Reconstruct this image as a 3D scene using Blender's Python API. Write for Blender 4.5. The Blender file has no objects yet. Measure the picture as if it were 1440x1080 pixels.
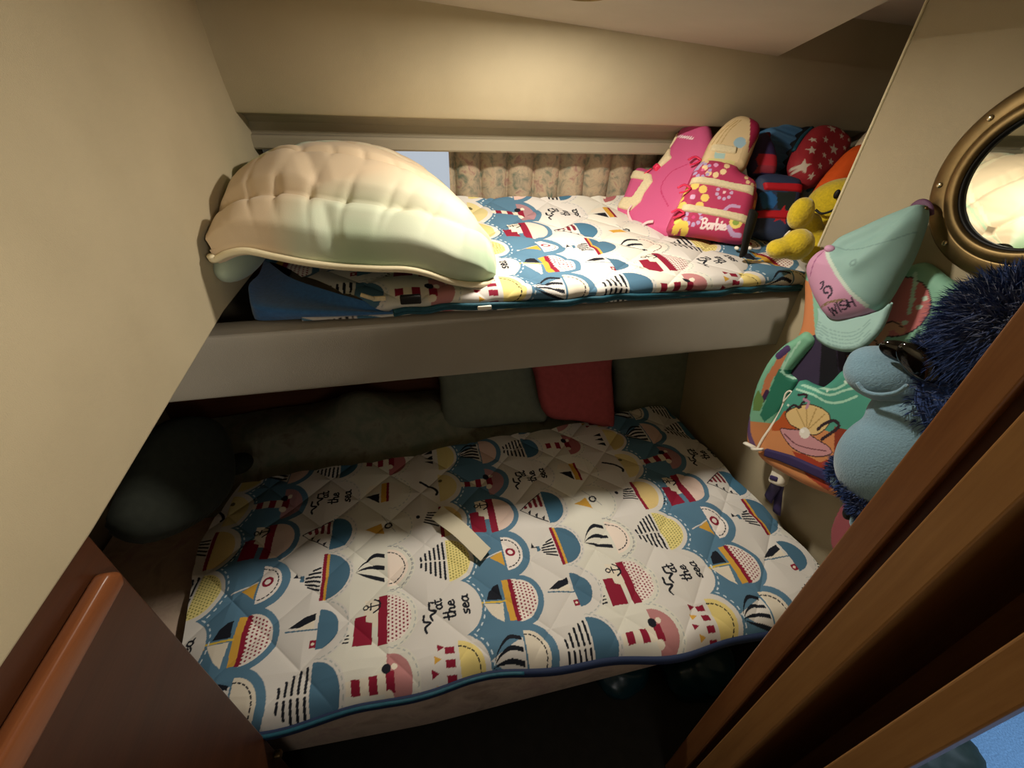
import bpy, bmesh, math, random
import numpy as np
from mathutils import Vector, Matrix

random.seed(7)
rng = np.random.default_rng(7)
scene = bpy.context.scene
COL = scene.collection

# ------------------------------------------------------------------ camera
# The cabin is measured in units of the distance from the camera to the
# padded bunk rail (S metres); the eye is H metres above the cabin floor.
S = 0.90
H = 1.67 * S
FPX = 587.0                                   # focal length in pixels of the 1440 px frame
_D = np.array([-35., 860., FPX]); _D /= np.linalg.norm(_D)          # straight down, seen from the camera
_X = np.array([2780., -288., FPX]); _X -= _X.dot(_D) * _D; _X /= np.linalg.norm(_X)
_Z = -_D
_Y = np.cross(_Z, _X)
if _Y[2] < 0: _Y = -_Y
RM = np.array([_X, _Y, _Z])                   # camera axes -> cabin axes (x along bunks, y to hull, z up)

cam_data = bpy.data.cameras.new('camera')
cam = bpy.data.objects.new('camera', cam_data)
COL.objects.link(cam)
cam_data.sensor_fit = 'HORIZONTAL'
cam_data.sensor_width = 36.0
cam_data.lens = FPX / 1440.0 * 36.0
cam_data.clip_start = 0.01
right, up, back = RM[:, 0], -RM[:, 1], -RM[:, 2]
cam.matrix_world = Matrix(((right[0], up[0], back[0], 0), (right[1], up[1], back[1], 0),
                           (right[2], up[2], back[2], H), (0, 0, 0, 1)))
scene.camera = cam

# ------------------------------------------------------------------ sky, lamp, added fills, exposure
world = bpy.data.worlds.new('sky'); scene.world = world
world.use_nodes = True
bg = world.node_tree.nodes['Background']
bg.inputs[0].default_value = (0.80, 0.89, 1.0, 1)
bg.inputs[1].default_value = 0.6

scene.view_settings.view_transform = 'Standard'
scene.view_settings.look = 'None'
scene.view_settings.gamma = 1.0
scene.view_settings.use_curve_mapping = False
scene.view_settings.exposure = 0.0

def area(name, loc, aim, size, power, color, size_y=None):
    d = bpy.data.lights.new(name, 'AREA'); d.energy = power; d.color = color
    d.size = size
    if size_y: d.shape = 'RECTANGLE'; d.size_y = size_y
    else: d.shape = 'DISK'
    o = bpy.data.objects.new(name, d); COL.objects.link(o)
    o.location = loc
    o.rotation_euler = (Vector(aim) - Vector(loc)).to_track_quat('-Z', 'Y').to_euler()
    return o

def W(p):
    p = np.asarray(p, float)
    return p * S + np.array([0, 0, H])

def soft_falloff(o, s):
    d = o.data; d.use_nodes = True; nt = d.node_tree
    f = nt.nodes.new('ShaderNodeLightFalloff'); f.inputs['Strength'].default_value = s
    a = nt.nodes.new('ShaderNodeMath'); a.operation = 'MULTIPLY'; a.inputs[1].default_value = .60
    b = nt.nodes.new('ShaderNodeMath'); b.operation = 'MULTIPLY_ADD'; b.inputs[1].default_value = .32
    nt.links.new(f.outputs['Linear'], a.inputs[0]); nt.links.new(f.outputs['Quadratic'], b.inputs[0]); nt.links.new(a.outputs[0], b.inputs[2])
    nt.links.new(b.outputs[0], nt.nodes['Emission'].inputs['Strength'])

LAMP = np.array([0.40, 1.085, 0.172])
lamp = area('dome_lamp_light', W(LAMP), W(LAMP - np.array([0, 0, 1.])), 0.075, 1.0, (1.0, 0.92, 0.80))
soft_falloff(lamp, 10.5)
# fill light added behind the camera to brighten the left partition
wall_fill = area('left_wall_fill', W((0.42, -0.60, 0.10)), W((-0.425, 0.15, 0.02)), 0.16, 2.0, (1.0, 0.90, 0.74))
wall_fill.data.spread = math.radians(58)
# dim fill added behind the camera to lift the mattress front and rail
area('low_fill_light', W((0.25, -1.35, -0.35)), W((0.4, .45, -1.1)), 0.6, 2.0, (1.0, 0.95, 0.90))

# ------------------------------------------------------------------ measuring helpers
def ray(px, py):
    return RM @ np.array([px - 720., py - 540., FPX])
def onX(p, x): r = ray(*p); return r * (x / r[0])
def onY(p, y): r = ray(*p); return r * (y / r[1])
def onZ(p, z): r = ray(*p); return r * (z / r[2])

def lin(h):
    if isinstance(h, str):
        h = h.lstrip('#'); c = [int(h[i:i + 2], 16) / 255 for i in (0, 2, 4)]
    else: c = list(h)
    return tuple((x / 12.92 if x <= .04045 else ((x + .055) / 1.055) ** 2.4) for x in c)

# ------------------------------------------------------------------ materials
def new_mat(name):
    m = bpy.data.materials.new(name); m.use_nodes = True
    nt = m.node_tree
    return m, nt, nt.nodes['Principled BSDF']
def node(nt, t, **kw):
    n = nt.nodes.new(t)
    for k, v in kw.items():
        if k in n.inputs.keys(): n.inputs[k].default_value = v
        else: setattr(n, k, v)
    return n
def coords(nt, scale=(1, 1, 1), rot=(0, 0, 0)):
    g = node(nt, 'ShaderNodeTexCoord'); mp = node(nt, 'ShaderNodeMapping')
    mp.inputs['Scale'].default_value = scale; mp.inputs['Rotation'].default_value = rot
    nt.links.new(g.outputs['Object'], mp.inputs['Vector'])
    return mp.outputs['Vector']
def bump(nt, bsdf, height, strength, dist=.002):
    b = node(nt, 'ShaderNodeBump'); b.inputs['Strength'].default_value = strength
    b.inputs['Distance'].default_value = dist
    nt.links.new(height, b.inputs['Height']); nt.links.new(b.outputs['Normal'], bsdf.inputs['Normal'])
def ramp(nt, fac, stops):
    r = node(nt, 'ShaderNodeValToRGB'); el = r.color_ramp.elements
    while len(el) < len(stops): el.new(.5)
    for e, (p, c) in zip(el, stops): e.position = p; e.color = (*lin(c), 1)
    nt.links.new(fac, r.inputs['Fac']); return r.outputs['Color']
def mat_plain(name, c, rough=.6, metal=0., noise=0, nscale=60, bstr=.15, spec=.35, sheen=0.):
    m, nt, b = new_mat(name)
    b.inputs['Base Color'].default_value = (*lin(c), 1)
    b.inputs['Roughness'].default_value = rough; b.inputs['Metallic'].default_value = metal
    b.inputs['Specular IOR Level'].default_value = spec
    if sheen: b.inputs['Sheen Weight'].default_value = sheen
    v = coords(nt)
    n = node(nt, 'ShaderNodeTexNoise', Scale=nscale, Detail=4.0)
    nt.links.new(v, n.inputs['Vector'])
    if noise:
        mx = node(nt, 'ShaderNodeMixRGB', blend_type='MULTIPLY'); mx.inputs['Fac'].default_value = noise
        mx.inputs['Color1'].default_value = (*lin(c), 1)
        rr = ramp(nt, n.outputs['Fac'], [(0.3, (.45, .45, .45)), (.7, (1, 1, 1))])
        nt.links.new(rr, mx.inputs['Color2']); nt.links.new(mx.outputs['Color'], b.inputs['Base Color'])
    if bstr: bump(nt, b, n.outputs['Fac'], bstr)
    return m
def mat_weave(name, c, rough=.75, scale=700, spec=.25, mottle=.12):
    """woven or embossed vinyl lining"""
    m, nt, b = new_mat(name)
    b.inputs['Roughness'].default_value = rough; b.inputs['Specular IOR Level'].default_value = spec
    v = coords(nt)
    n1 = node(nt, 'ShaderNodeTexNoise', Scale=7.0, Detail=5.0); nt.links.new(v, n1.inputs['Vector'])
    n2 = node(nt, 'ShaderNodeTexNoise', Scale=float(scale), Detail=2.0); nt.links.new(v, n2.inputs['Vector'])
    mx = node(nt, 'ShaderNodeMixRGB', blend_type='MULTIPLY'); mx.inputs['Fac'].default_value = mottle
    mx.inputs['Color1'].default_value = (*lin(c), 1)
    nt.links.new(ramp(nt, n1.outputs['Fac'], [(.3, (.6, .58, .5)), (.7, (1, 1, 1))]), mx.inputs['Color2'])
    nt.links.new(mx.outputs['Color'], b.inputs['Base Color'])
    bump(nt, b, n2.outputs['Fac'], .35, .0012)
    return m
def mat_wood(name, c1, c2, axis='z', rough=.38, scale=1.0):
    m, nt, b = new_mat(name)
    b.inputs['Roughness'].default_value = rough; b.inputs['Specular IOR Level'].default_value = .4
    sc = {'z': (9, 9, .55), 'y': (9, .55, 9), 'x': (.55, 9, 9)}[axis]
    v = coords(nt, tuple(s * scale for s in sc))
    n = node(nt, 'ShaderNodeTexNoise', Scale=4.0, Detail=8.0, Roughness=.65); nt.links.new(v, n.inputs['Vector'])
    f = node(nt, 'ShaderNodeTexNoise', Scale=22.0, Detail=4.0); nt.links.new(v, f.inputs['Vector'])
    a = node(nt, 'ShaderNodeMath', operation='MULTIPLY_ADD'); a.inputs[1].default_value = .35
    nt.links.new(f.outputs['Fac'], a.inputs[0]); nt.links.new(n.outputs['Fac'], a.inputs[2])
    nt.links.new(ramp(nt, a.outputs['Value'], [(.45, c1), (.85, c2)]), b.inputs['Base Color'])
    bump(nt, b, f.outputs['Fac'], .12, .001)
    return m
def mat_col(name, rough=.8, scale=900, bstr=.3, sheen=.0, spec=.2):
    """printed fabric: the print is stored on the cloth, the weave is a bump"""
    m, nt, b = new_mat(name)
    b.inputs['Roughness'].default_value = rough; b.inputs['Specular IOR Level'].default_value = spec
    if sheen: b.inputs['Sheen Weight'].default_value = sheen
    a = node(nt, 'ShaderNodeAttribute'); a.attribute_name = 'print'
    nt.links.new(a.outputs['Color'], b.inputs['Base Color'])
    v = coords(nt)
    n2 = node(nt, 'ShaderNodeTexNoise', Scale=float(scale), Detail=2.0); nt.links.new(v, n2.inputs['Vector'])
    bump(nt, b, n2.outputs['Fac'], bstr, .001)
    return m
def mat_blotch(name, stops, scale=9., rough=.85, stretch=(1, 1, 1)):
    m, nt, b = new_mat(name)
    b.inputs['Roughness'].default_value = rough; b.inputs['Specular IOR Level'].default_value = .2
    v = coords(nt, stretch)
    n = node(nt, 'ShaderNodeTexNoise', Scale=float(scale), Detail=6.0, Roughness=.6, Distortion=.6)
    nt.links.new(v, n.inputs['Vector'])
    nt.links.new(ramp(nt, n.outputs['Fac'], stops), b.inputs['Base Color'])
    n2 = node(nt, 'ShaderNodeTexNoise', Scale=500.0); nt.links.new(v, n2.inputs['Vector'])
    bump(nt, b, n2.outputs['Fac'], .3, .001)
    return m

M = {}
M['vinyl'] = mat_weave('beige_vinyl_lining', '#b7a98b')
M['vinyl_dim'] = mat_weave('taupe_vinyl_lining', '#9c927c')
M['ceil'] = mat_weave('ceiling_vinyl', '#b3a896')
M['rail'] = mat_weave('grey_beige_rail_vinyl', '#9d9586')
M['wood'] = mat_wood('teak_post', '#7a4d2b', '#8e5f37', 'z')
M['wood_light'] = mat_wood('light_teak_post', '#8d6338', '#a07545', 'z')
M['wood_dark'] = mat_wood('mahogany_panel', '#3c2010', '#4a2815', 'y')
M['wood_strip'] = mat_wood('mahogany_strip', '#7a4526', '#8c5532', 'y', rough=.3)
M['brass'] = mat_plain('aged_brass', '#8c7650', rough=.45, metal=1., noise=.35, nscale=30, bstr=.05)
M['screw'] = mat_plain('screw_metal', '#cfc3a0', rough=.25, metal=1., bstr=0)
M['black'] = mat_plain('black_rubber', '#0b0b0b', rough=.5, bstr=0)
M['mirror'] = mat_plain('mirror_glass', '#e6ece6', rough=.015, metal=1., bstr=0)
M['carpet'] = mat_plain('blue_carpet', '#7397bb', rough=.95, noise=.5, nscale=220, bstr=.8, spec=.1)
M['sole'] = mat_plain('dark_cabin_sole', '#2b2924', rough=.8, noise=.3, nscale=30)
M['curtain'] = mat_blotch('floral_curtain', [(.32, '#66705f'), (.45, '#978a74'), (.55, '#ad9c80'), (.66, '#97776a'), (.78, '#757464')], scale=30)
M['floral'] = mat_blotch('floral_mattress', [(.3, '#a58f7d'), (.5, '#c8b29c'), (.7, '#b3968a')], scale=12)
M['sheet'] = mat_blotch('mint_sheet', [(.35, '#757b68'), (.55, '#8c8b76'), (.7, '#736858')], scale=14)
M['print'] = mat_col('printed_cotton')
M['nylon'] = mat_col('printed_nylon', rough=.6, scale=600, bstr=.2, spec=.3)
M['comforter'] = mat_col('mint_comforter_cotton', rough=.7, scale=500, bstr=.15, sheen=.15)
M['piping'] = mat_plain('cream_piping', '#e6d9b4', rough=.7)
M['fleece'] = mat_plain('blue_fleece', '#3b6fa8', rough=.95, noise=.3, nscale=120, bstr=.5, sheen=.3)
M['zip'] = mat_plain('teal_zipper_tape', '#1c5566', rough=.6, noise=.4, nscale=90)
M['zipnavy'] = mat_plain('navy_binding', '#1c2a48', rough=.75)
M['cream'] = mat_plain('cream_webbing', '#e6d6ae', rough=.7, noise=.15, nscale=200)
M['redweb'] = mat_plain('red_webbing', '#c8202c', rough=.65)
M['pinkplastic'] = mat_plain('pink_plastic', '#e8385e', rough=.35, bstr=0)
M['paleplastic'] = mat_plain('pale_pink_ribbon', '#f0c6c8', rough=.5, bstr=0)
M['blackweb'] = mat_plain('black_webbing', '#12110f', rough=.8)
M['white'] = mat_plain('white_plastic', '#e9e2cf', rough=.4, bstr=0)
M['purple'] = mat_plain('purple_webbing', '#352b55', rough=.75)
M['yellow'] = mat_plain('yellow_plush', '#d8bc1e', rough=.95, noise=.3, nscale=160, bstr=.9, sheen=.5)
M['thread'] = mat_plain('black_thread', '#15120c', rough=.6, bstr=0)
M['lightblue'] = mat_plain('pale_blue_plush', '#7fa3b6', rough=.95, noise=.15, nscale=300, bstr=.6, sheen=.4)
M['fur'] = mat_plain('royal_blue_fur', '#1a3a74', rough=.8, noise=.3, nscale=60, bstr=0, sheen=.3)
M['lens'] = mat_plain('sunglass_lens', '#0a0806', rough=.08, bstr=0, spec=.6)
M['darkbag'] = mat_plain('dark_teal_plastic_bag', '#15333a', rough=.25, bstr=.6, nscale=14)
M['pillow'] = mat_plain('sage_pillow', '#7d8270', rough=.9, noise=.2, nscale=40)
M['pillow_red'] = mat_plain('dusty_red_pillow', '#a84c4c', rough=.9, noise=.2, nscale=60)
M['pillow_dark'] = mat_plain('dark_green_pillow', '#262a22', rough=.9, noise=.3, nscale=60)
M['backwood'] = mat_wood('reddish_back_panel', '#5a3422', '#6f442c', 'x')
M['paper'] = mat_plain('cream_paper', '#cfc6ac', rough=.7, bstr=0)
M['lampglass'] = mat_plain('lamp_diffuser', '#fff3d8', rough=.5, bstr=0)
_b = M['lampglass'].node_tree.nodes['Principled BSDF']
_b.inputs['Emission Color'].default_value = (1, .83, .58, 1); _b.inputs['Emission Strength'].default_value = 6.0
M['chrome'] = mat_plain('chrome', '#d8d8d8', rough=.2, metal=1., bstr=0)
m, nt, b = new_mat('window_glass')
b.inputs['Transmission Weight'].default_value = 1.0; b.inputs['Roughness'].default_value = .25
b.inputs['Base Color'].default_value = (1, 1, 1, 1); b.inputs['IOR'].default_value = 1.2
M['glass'] = m
M['frame'] = mat_plain('pale_window_frame', '#b9c0c6', rough=.4, bstr=0)

# ------------------------------------------------------------------ object helpers
def mesh_data(name, V, F, mats, smooth=True, col=None, mi=None):
    me = bpy.data.meshes.new(name)
    V = np.asarray(V, np.float32)
    me.vertices.add(len(V)); me.vertices.foreach_set('co', V.ravel())
    if isinstance(F, np.ndarray):
        n, k = F.shape
        tot = np.full(n, k, np.int32); flat = F.astype(np.int32).ravel()
    else:
        tot = np.array([len(f) for f in F], np.int32); flat = np.array([i for f in F for i in f], np.int32)
    me.loops.add(len(flat)); me.loops.foreach_set('vertex_index', flat)
    me.polygons.add(len(tot))
    me.polygons.foreach_set('loop_start', np.concatenate([[0], np.cumsum(tot)[:-1]]).astype(np.int32))
    me.polygons.foreach_set('loop_total', tot)
    for mm in (mats if isinstance(mats, (list, tuple)) else [mats]): me.materials.append(mm)
    if mi is not None: me.polygons.foreach_set('material_index', np.asarray(mi, np.int32))
    me.polygons.foreach_set('use_smooth', np.full(len(tot), bool(smooth)))
    if col is not None:
        at = me.attributes.new('print', 'FLOAT_COLOR', 'POINT')
        at.data.foreach_set('color', np.c_[col, np.ones(len(col))].astype(np.float32).ravel())
    me.update(calc_edges=True); me.validate()
    return me
def tag(o, label=None, cat=None, group=None, kind=None):
    for k, v in (('label', label), ('category', cat), ('group', group), ('kind', kind)):
        if v: o[k] = v
    return o
def thing(name, label, cat, base, group=None):
    o = bpy.data.objects.new(name, None); COL.objects.link(o)
    o.empty_display_size = .05
    o.location = W(base)
    return tag(o, label, cat, group)
def origin_of(p):
    v = np.zeros(3)
    while p is not None:
        v += np.array(p.location); p = p.parent
    return v
def mesh(name, VF, mat, parent=None, smooth=True, col=None, mi=None):
    V, F = VF
    Vw = W(V)
    if parent is None:
        loc = np.array([*(Vw[:, :2].min(0) + Vw[:, :2].max(0)) / 2, Vw[:, 2].min()])
        base = loc
    else:
        base = origin_of(parent); loc = np.zeros(3)
    me = mesh_data(name, Vw - base, F, mat, smooth, col, mi)
    o = bpy.data.objects.new(name, me); COL.objects.link(o)
    o.location = loc
    if parent is not None: o.parent = parent
    return o
def struct(name, VF, mat, parent=None, smooth=False, col=None):
    o = mesh(name, VF, mat, parent, smooth, col)
    if parent is None: o['kind'] = 'structure'
    return o
def join(*vfs):
    V = []; F = []; n = 0
    for v, f in vfs:
        v = np.asarray(v, float); V.append(v)
        F += [tuple(int(i) + n for i in q) for q in f]; n += len(v)
    return np.vstack(V), F
def from_bm(bm):
    bm.verts.index_update()
    V = np.array([v.co[:] for v in bm.verts]); F = [tuple(v.index for v in f.verts) for f in bm.faces]
    bm.free(); return V, F
def box(x0, x1, y0, y1, z0, z1, bev=0., seg=3):
    bm = bmesh.new()
    bmesh.ops.create_cube(bm, size=1)
    for v in bm.verts:
        v.co = ((x0 + x1) / 2 + v.co.x * (x1 - x0), (y0 + y1) / 2 + v.co.y * (y1 - y0), (z0 + z1) / 2 + v.co.z * (z1 - z0))
    if bev: bmesh.ops.bevel(bm, geom=list(bm.edges), offset=bev, segments=seg, profile=.5, affect='EDGES')
    return from_bm(bm)
def prism(pts, nvec, bev=0., seg=2):
    """closed polygon (3-D points) pushed out along nvec"""
    bm = bmesh.new()
    a = [bm.verts.new(tuple(p)) for p in pts]; b_ = [bm.verts.new(tuple(np.array(p) + nvec)) for p in pts]
    n = len(pts)
    bm.faces.new(a); bm.faces.new(b_[::-1])
    for i in range(n): bm.faces.new((a[i], b_[i], b_[(i + 1) % n], a[(i + 1) % n]))
    bmesh.ops.recalc_face_normals(bm, faces=list(bm.faces))
    if bev: bmesh.ops.bevel(bm, geom=list(bm.edges), offset=bev, segments=seg, profile=.5, affect='EDGES')
    return from_bm(bm)
def grid_faces(n, m, closed_m=False):
    I = np.arange(n * m).reshape(n, m)
    if closed_m: J = np.roll(I, -1, 1); a, b_, c, d = I[:-1], J[:-1], J[1:], I[1:]
    else: a, b_, c, d = I[:-1, :-1], I[:-1, 1:], I[1:, 1:], I[1:, :-1]
    return np.stack([a.ravel(), b_.ravel(), c.ravel(), d.ravel()], 1)
def smooth_line(P, n=8, closed=False):
    P = np.asarray(P, float); k = len(P); out = []
    rngk = k if closed else k - 1
    for i in range(rngk):
        p0 = P[(i - 1) % k] if closed or i > 0 else 2 * P[0] - P[1]
        p1 = P[i]; p2 = P[(i + 1) % k]
        p3 = P[(i + 2) % k] if closed or i + 2 < k else 2 * P[-1] - P[-2]
        for t in np.linspace(0, 1, n, endpoint=False):
            out.append(.5 * ((2 * p1) + (-p0 + p2) * t + (2 * p0 - 5 * p1 + 4 * p2 - p3) * t * t + (-p0 + 3 * p1 - 3 * p2 + p3) * t ** 3))
    if not closed: out.append(P[-1])
    return np.array(out)
def tube(P, r, n=8, cap=True, flat=1.0, upv=None):
    P = np.asarray(P, float); T = np.gradient(P, axis=0); T /= np.linalg.norm(T, axis=1)[:, None] + 1e-9
    rr = np.broadcast_to(r, (len(P),))
    u = np.array(upv if upv is not None else (0, 0, 1.)); V = []
    for p, t, q in zip(P, T, rr):
        a = np.cross(t, u)
        if np.linalg.norm(a) < 1e-3: a = np.cross(t, (1, 0, 0))
        a /= np.linalg.norm(a); b_ = np.cross(a, t)
        if upv is None: u = b_
        for k in range(n):
            th = 2 * math.pi * k / n
            V.append(p + q * (math.cos(th) * a + math.sin(th) * b_ * flat))
    F = [tuple(f) for f in grid_faces(len(P), n, True)]
    if cap: F += [tuple(range(n))[::-1], tuple(range((len(P) - 1) * n, len(P) * n))]
    return np.array(V), F
def ellipsoid(c, r, rot=None, n=24, m=16, noise=0.):
    V = []; 
    for i in range(m + 1):
        th = math.pi * i / m
        for k in range(n):
            ph = 2 * math.pi * k / n
            V.append((math.sin(th) * math.cos(ph), math.sin(th) * math.sin(ph), math.cos(th)))
    V = np.array(V) * np.array(r)
    if rot is not None: V = V @ np.array(rot).T
    return V + np.array(c), [tuple(f) for f in grid_faces(m + 1, n, True)]
def lathe(profile, c, axis, n=64):
    """profile: (radius, height along axis)"""
    ax = np.array(axis, float); ax /= np.linalg.norm(ax)
    a = np.cross(ax, (0, 0, 1.)); 
    if np.linalg.norm(a) < 1e-3: a = np.cross(ax, (0, 1., 0))
    a /= np.linalg.norm(a); b_ = np.cross(ax, a); V = []
    for (r, h) in profile:
        for k in range(n):
            t = 2 * math.pi * k / n
            V.append(np.array(c) + r * (math.cos(t) * a + math.sin(t) * b_) + h * ax)
    return np.array(V), [tuple(f) for f in grid_faces(len(profile), n, True)]
def extrude_profile(P, x0, x1, nx=2):
    """(y, z) profile carried along x"""
    P = np.asarray(P, float); xs = np.linspace(x0, x1, nx)
    V = np.array([[x, p[0], p[1]] for x in xs for p in P])
    return V, [tuple(f) for f in grid_faces(nx, len(P))]
def wobble(x, y, seed, n=14, f0=2., f1=14.):
    r = np.random.default_rng(seed); z = np.zeros_like(x)
    for _ in range(n):
        f = r.uniform(f0, f1); a = r.uniform(0, 2 * math.pi); p = r.uniform(0, 6.28)
        z += np.sin(f * (np.cos(a) * x + np.sin(a) * y) * 2 * math.pi / 2 + p) / (f ** .8)
    return z / n ** .5

# ------------------------------------------------------------------ printing on cloth
def in_poly(P, pts):
    pts = np.asarray(pts, float); x, y = P[:, 0], P[:, 1]; r = np.zeros(len(P), bool)
    j = len(pts) - 1
    for i in range(len(pts)):
        xi, yi = pts[i]; xj, yj = pts[j]
        if yi != yj: r ^= ((yi > y) != (yj > y)) & (x < (xj - xi) * (y - yi) / (yj - yi) + xi)
        j = i
    return r
def seg_dist(P, pts, closed=False):
    pts = np.asarray(pts, float); d = np.full(len(P), 1e9)
    k = len(pts)
    for i in range(k if closed else k - 1):
        a = pts[i]; b_ = pts[(i + 1) % k]; v = b_ - a; L = v.dot(v) + 1e-12
        t = np.clip(((P - a) @ v) / L, 0, 1)
        d = np.minimum(d, np.hypot(*(P - a - t[:, None] * v).T))
    return d
class Print:
    """flat print laid on cloth: P are the cloth points in the cloth's own 2-D measure"""
    def __init__(s, P, base):
        s.P = P; s.c = np.tile(np.array(lin(base)), (len(P), 1))
    def _near(s, pts, pad):
        pts = np.asarray(pts, float); lo = pts.min(0) - pad; hi = pts.max(0) + pad
        return np.nonzero(((s.P > lo) & (s.P < hi)).all(1))[0]
    def poly(s, pts, c):
        i = s._near(pts, 0)
        if len(i): k = i[in_poly(s.P[i], pts)]; s.c[k] = lin(c)
    def circle(s, o, r, c, r2=None):
        i = s._near([o], r)
        if len(i):
            d = np.hypot(*(s.P[i] - np.array(o)).T); k = i[(d < r) & (d > (r2 or -1))]; s.c[k] = lin(c)
    def line(s, pts, w, c, closed=False):
        i = s._near(pts, w)
        if len(i):
            d = seg_dist(s.P[i], pts, closed); s.c[i[d < w / 2]] = lin(c)
    def curve(s, pts, w, c): s.line(smooth_line(pts, 6), w, c)
    def flower(s, o, r, c, n=8, core=None, pr=.3):
        for k in range(n):
            a = 2 * math.pi * k / n
            s.circle((o[0] + r * math.cos(a), o[1] + r * math.sin(a)), r * pr, c)
        if core: s.circle(o, r * .22, core)
    def star(s, o, r, c, a0=.2):
        s.poly([(o[0] + (r if k % 2 == 0 else r * .42) * math.sin(a0 + math.pi * k / 5),
                 o[1] + (r if k % 2 == 0 else r * .42) * math.cos(a0 + math.pi * k / 5)) for k in range(10)], c)

# hand-lettering: strokes in a 1-high box, (advance, [polylines])
GLYPH = {
 'a': (.62, [[(.5, .5), (.2, .5), (.05, .25), (.15, 0), (.4, .08), (.5, .5)], [(.5, .5), (.48, .1), (.62, .02)]]),
 't': (.5, [[(.25, 1.05), (.2, .2), (.3, 0), (.48, .1)], [(.02, .62), (.45, .66)]]),
 'h': (.62, [[(.1, 1.05), (.08, 0)], [(.08, .3), (.25, .5), (.4, .4), (.42, 0), (.6, .05)]]),
 'e': (.55, [[(.06, .25), (.42, .32), (.3, .52), (.1, .4), (.08, .1), (.3, 0), (.52, .12)]]),
 's': (.5, [[(.42, .5), (.15, .45), (.12, .3), (.38, .18), (.25, 0), (.02, .05)]]),
 'B': (.75, [[(.15, .95), (.1, 0)], [(0, .85), (.3, 1), (.6, .9), (.5, .6), (.15, .5), (.5, .5), (.66, .25), (.4, .02), (.05, .05)]]),
 'r': (.45, [[(.05, .5), (.12, .45), (.1, 0)], [(.1, .3), (.22, .48), (.42, .46)]]),
 'b': (.55, [[(.12, 1.05), (.08, .1), (.25, 0), (.45, .12), (.42, .42), (.25, .48), (.1, .35)]]),
 'i': (.28, [[(.12, .5), (.1, .08), (.26, .05)], [(.15, .72), (.17, .76)]]),
 'W': (1., [[(.05, 1), (.28, 0), (.48, .75), (.7, 0), (.95, 1)]]),
 'I': (.35, [[(.17, 1), (.17, 0)]]),
 'S': (.75, [[(.65, .85), (.4, 1), (.12, .85), (.15, .6), (.6, .4), (.65, .15), (.35, 0), (.08, .15)]]),
 'H': (.85, [[(.12, 1), (.12, 0)], [(.7, 1), (.7, 0)], [(.12, .5), (.7, .5)]]),
 'A': (.85, [[(.05, 0), (.4, 1), (.75, 0)], [(.2, .35), (.6, .35)]]),
}
def letter(pr, text, o, ex, ey, w, c):
    o = np.array(o, float); ex = np.array(ex, float); ey = np.array(ey, float); x = 0
    for ch in text:
        if ch == ' ': x += .4; continue
        adv, st = GLYPH[ch]
        for s_ in st:
            P = np.array([o + (x + a) * ex + b_ * ey for a, b_ in s_])
            pr.line(smooth_line(P, 4) if ch.islower() or ch in 'BS' else P, w, c)
        x += adv

# ================================================================== the cabin shell
XL, XR = -.425, 1.17                       # faces of the left and right partitions
# left partition: beige padded panel above, mahogany below
P_ = [(XL, 1.66, -.195), (XL, 1.66, .3), (XL, -1.6, .3), (XL, -1.6, -.471), (XL, .28, -.471), (XL, .44, -.468), (XL, .64, -.451), (XL, 1.0, -.420), (XL, 1.66, -.42)]
struct('wall_left', prism(P_, (-.035, 0, 0), .004), M['vinyl'])
wl = struct('trim_1', prism([(XL, .436, -.40), (XL, -1.6, -.40), (XL, -1.6, -1.67), (XL, .436, -1.67)], (-.03, 0, 0), .003), M['wood_dark'])
wl.location.x -= .004
# raised mahogany strip along the lower panel
mesh('moulding', prism([(XL - .004, .405, -.510), (XL - .004, .418, -.528), (XL - .004, .412, -.545), (XL - .004, -1.5, -.565), (XL - .004, -1.5, -.520), (XL - .004, .39, -.510)], (.020, 0, 0), .006, 3), M['wood_strip'], wl)
tag(mesh('catch', box(XL - .004, XL + .012, .418, .434, -1.30, -1.28, .004), M['brass'], wl), label='small brass catch')

# hull side: padded panel, dark soffit, valance, window band, lower panel
prof = smooth_line([(1.425, .34), (1.427, .22), (1.432, .15), (1.445, .07), (1.462, .015), (1.480, -.025), (1.492, -.048), (1.500, -.056), (1.515, -.054)], 6)
wb = struct('wall_back', extrude_profile(prof, -.46, 1.80, 2), M['vinyl'], smooth=True)
sof = [(1.515, -.054), (1.56, -.064), (1.585, -.080), (1.590, -.110), (1.575, -.1135), (1.572, -.120), (1.572, -.146), (1.577, -.151), (1.63, -.151), (1.63, -.10), (1.80, -.10)]
struct('trim_2', extrude_profile(sof, -.46, 1.80), M['vinyl_dim'])
# outer hull skin with the window opening (x -.06 .. .20)
wx0, wx1, wz0, wz1 = -.16, .20, -.33, -.135
hull = join(box(-1.1, wx0, 1.72, 1.75, -.45, .0), box(wx1, 1.85, 1.72, 1.75, -.45, .0), box(wx0, wx1, 1.72, 1.75, -.45, wz0), box(wx0, wx1, 1.72, 1.75, wz1, .0))
struct('wall_back_outer', hull, M['vinyl_dim'])
win = struct('window_1', join(box(wx0, wx0 + .012, 1.715, 1.75, wz0, wz1), box(wx1 - .012, wx1, 1.715, 1.75, wz0, wz1), box(wx0, wx1, 1.715, 1.75, wz1 - .01, wz1), box(wx0, wx1, 1.715, 1.75, wz0, wz0 + .01)), M['frame'])
struct('pane', box(wx0, wx1, 1.732, 1.737, wz0, wz1), M['glass'], win)
struct('wall_back_lower', box(-1.10, 1.20, 1.66, 1.70, -1.67, -.45), M['backwood'])
struct('wall_end', prism([(1.80, .95, -.66), (1.80, 1.76, -.66), (1.745, 1.76, .05), (1.745, 1.76, .4), (1.745, .95, .4), (1.80, .95, .05)], (.04, 0, 0)), M['vinyl_dim'])
struct('wall_nook', box(-1.10, -1.06, .40, 1.70, -1.67, .0), M['vinyl_dim'])
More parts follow.
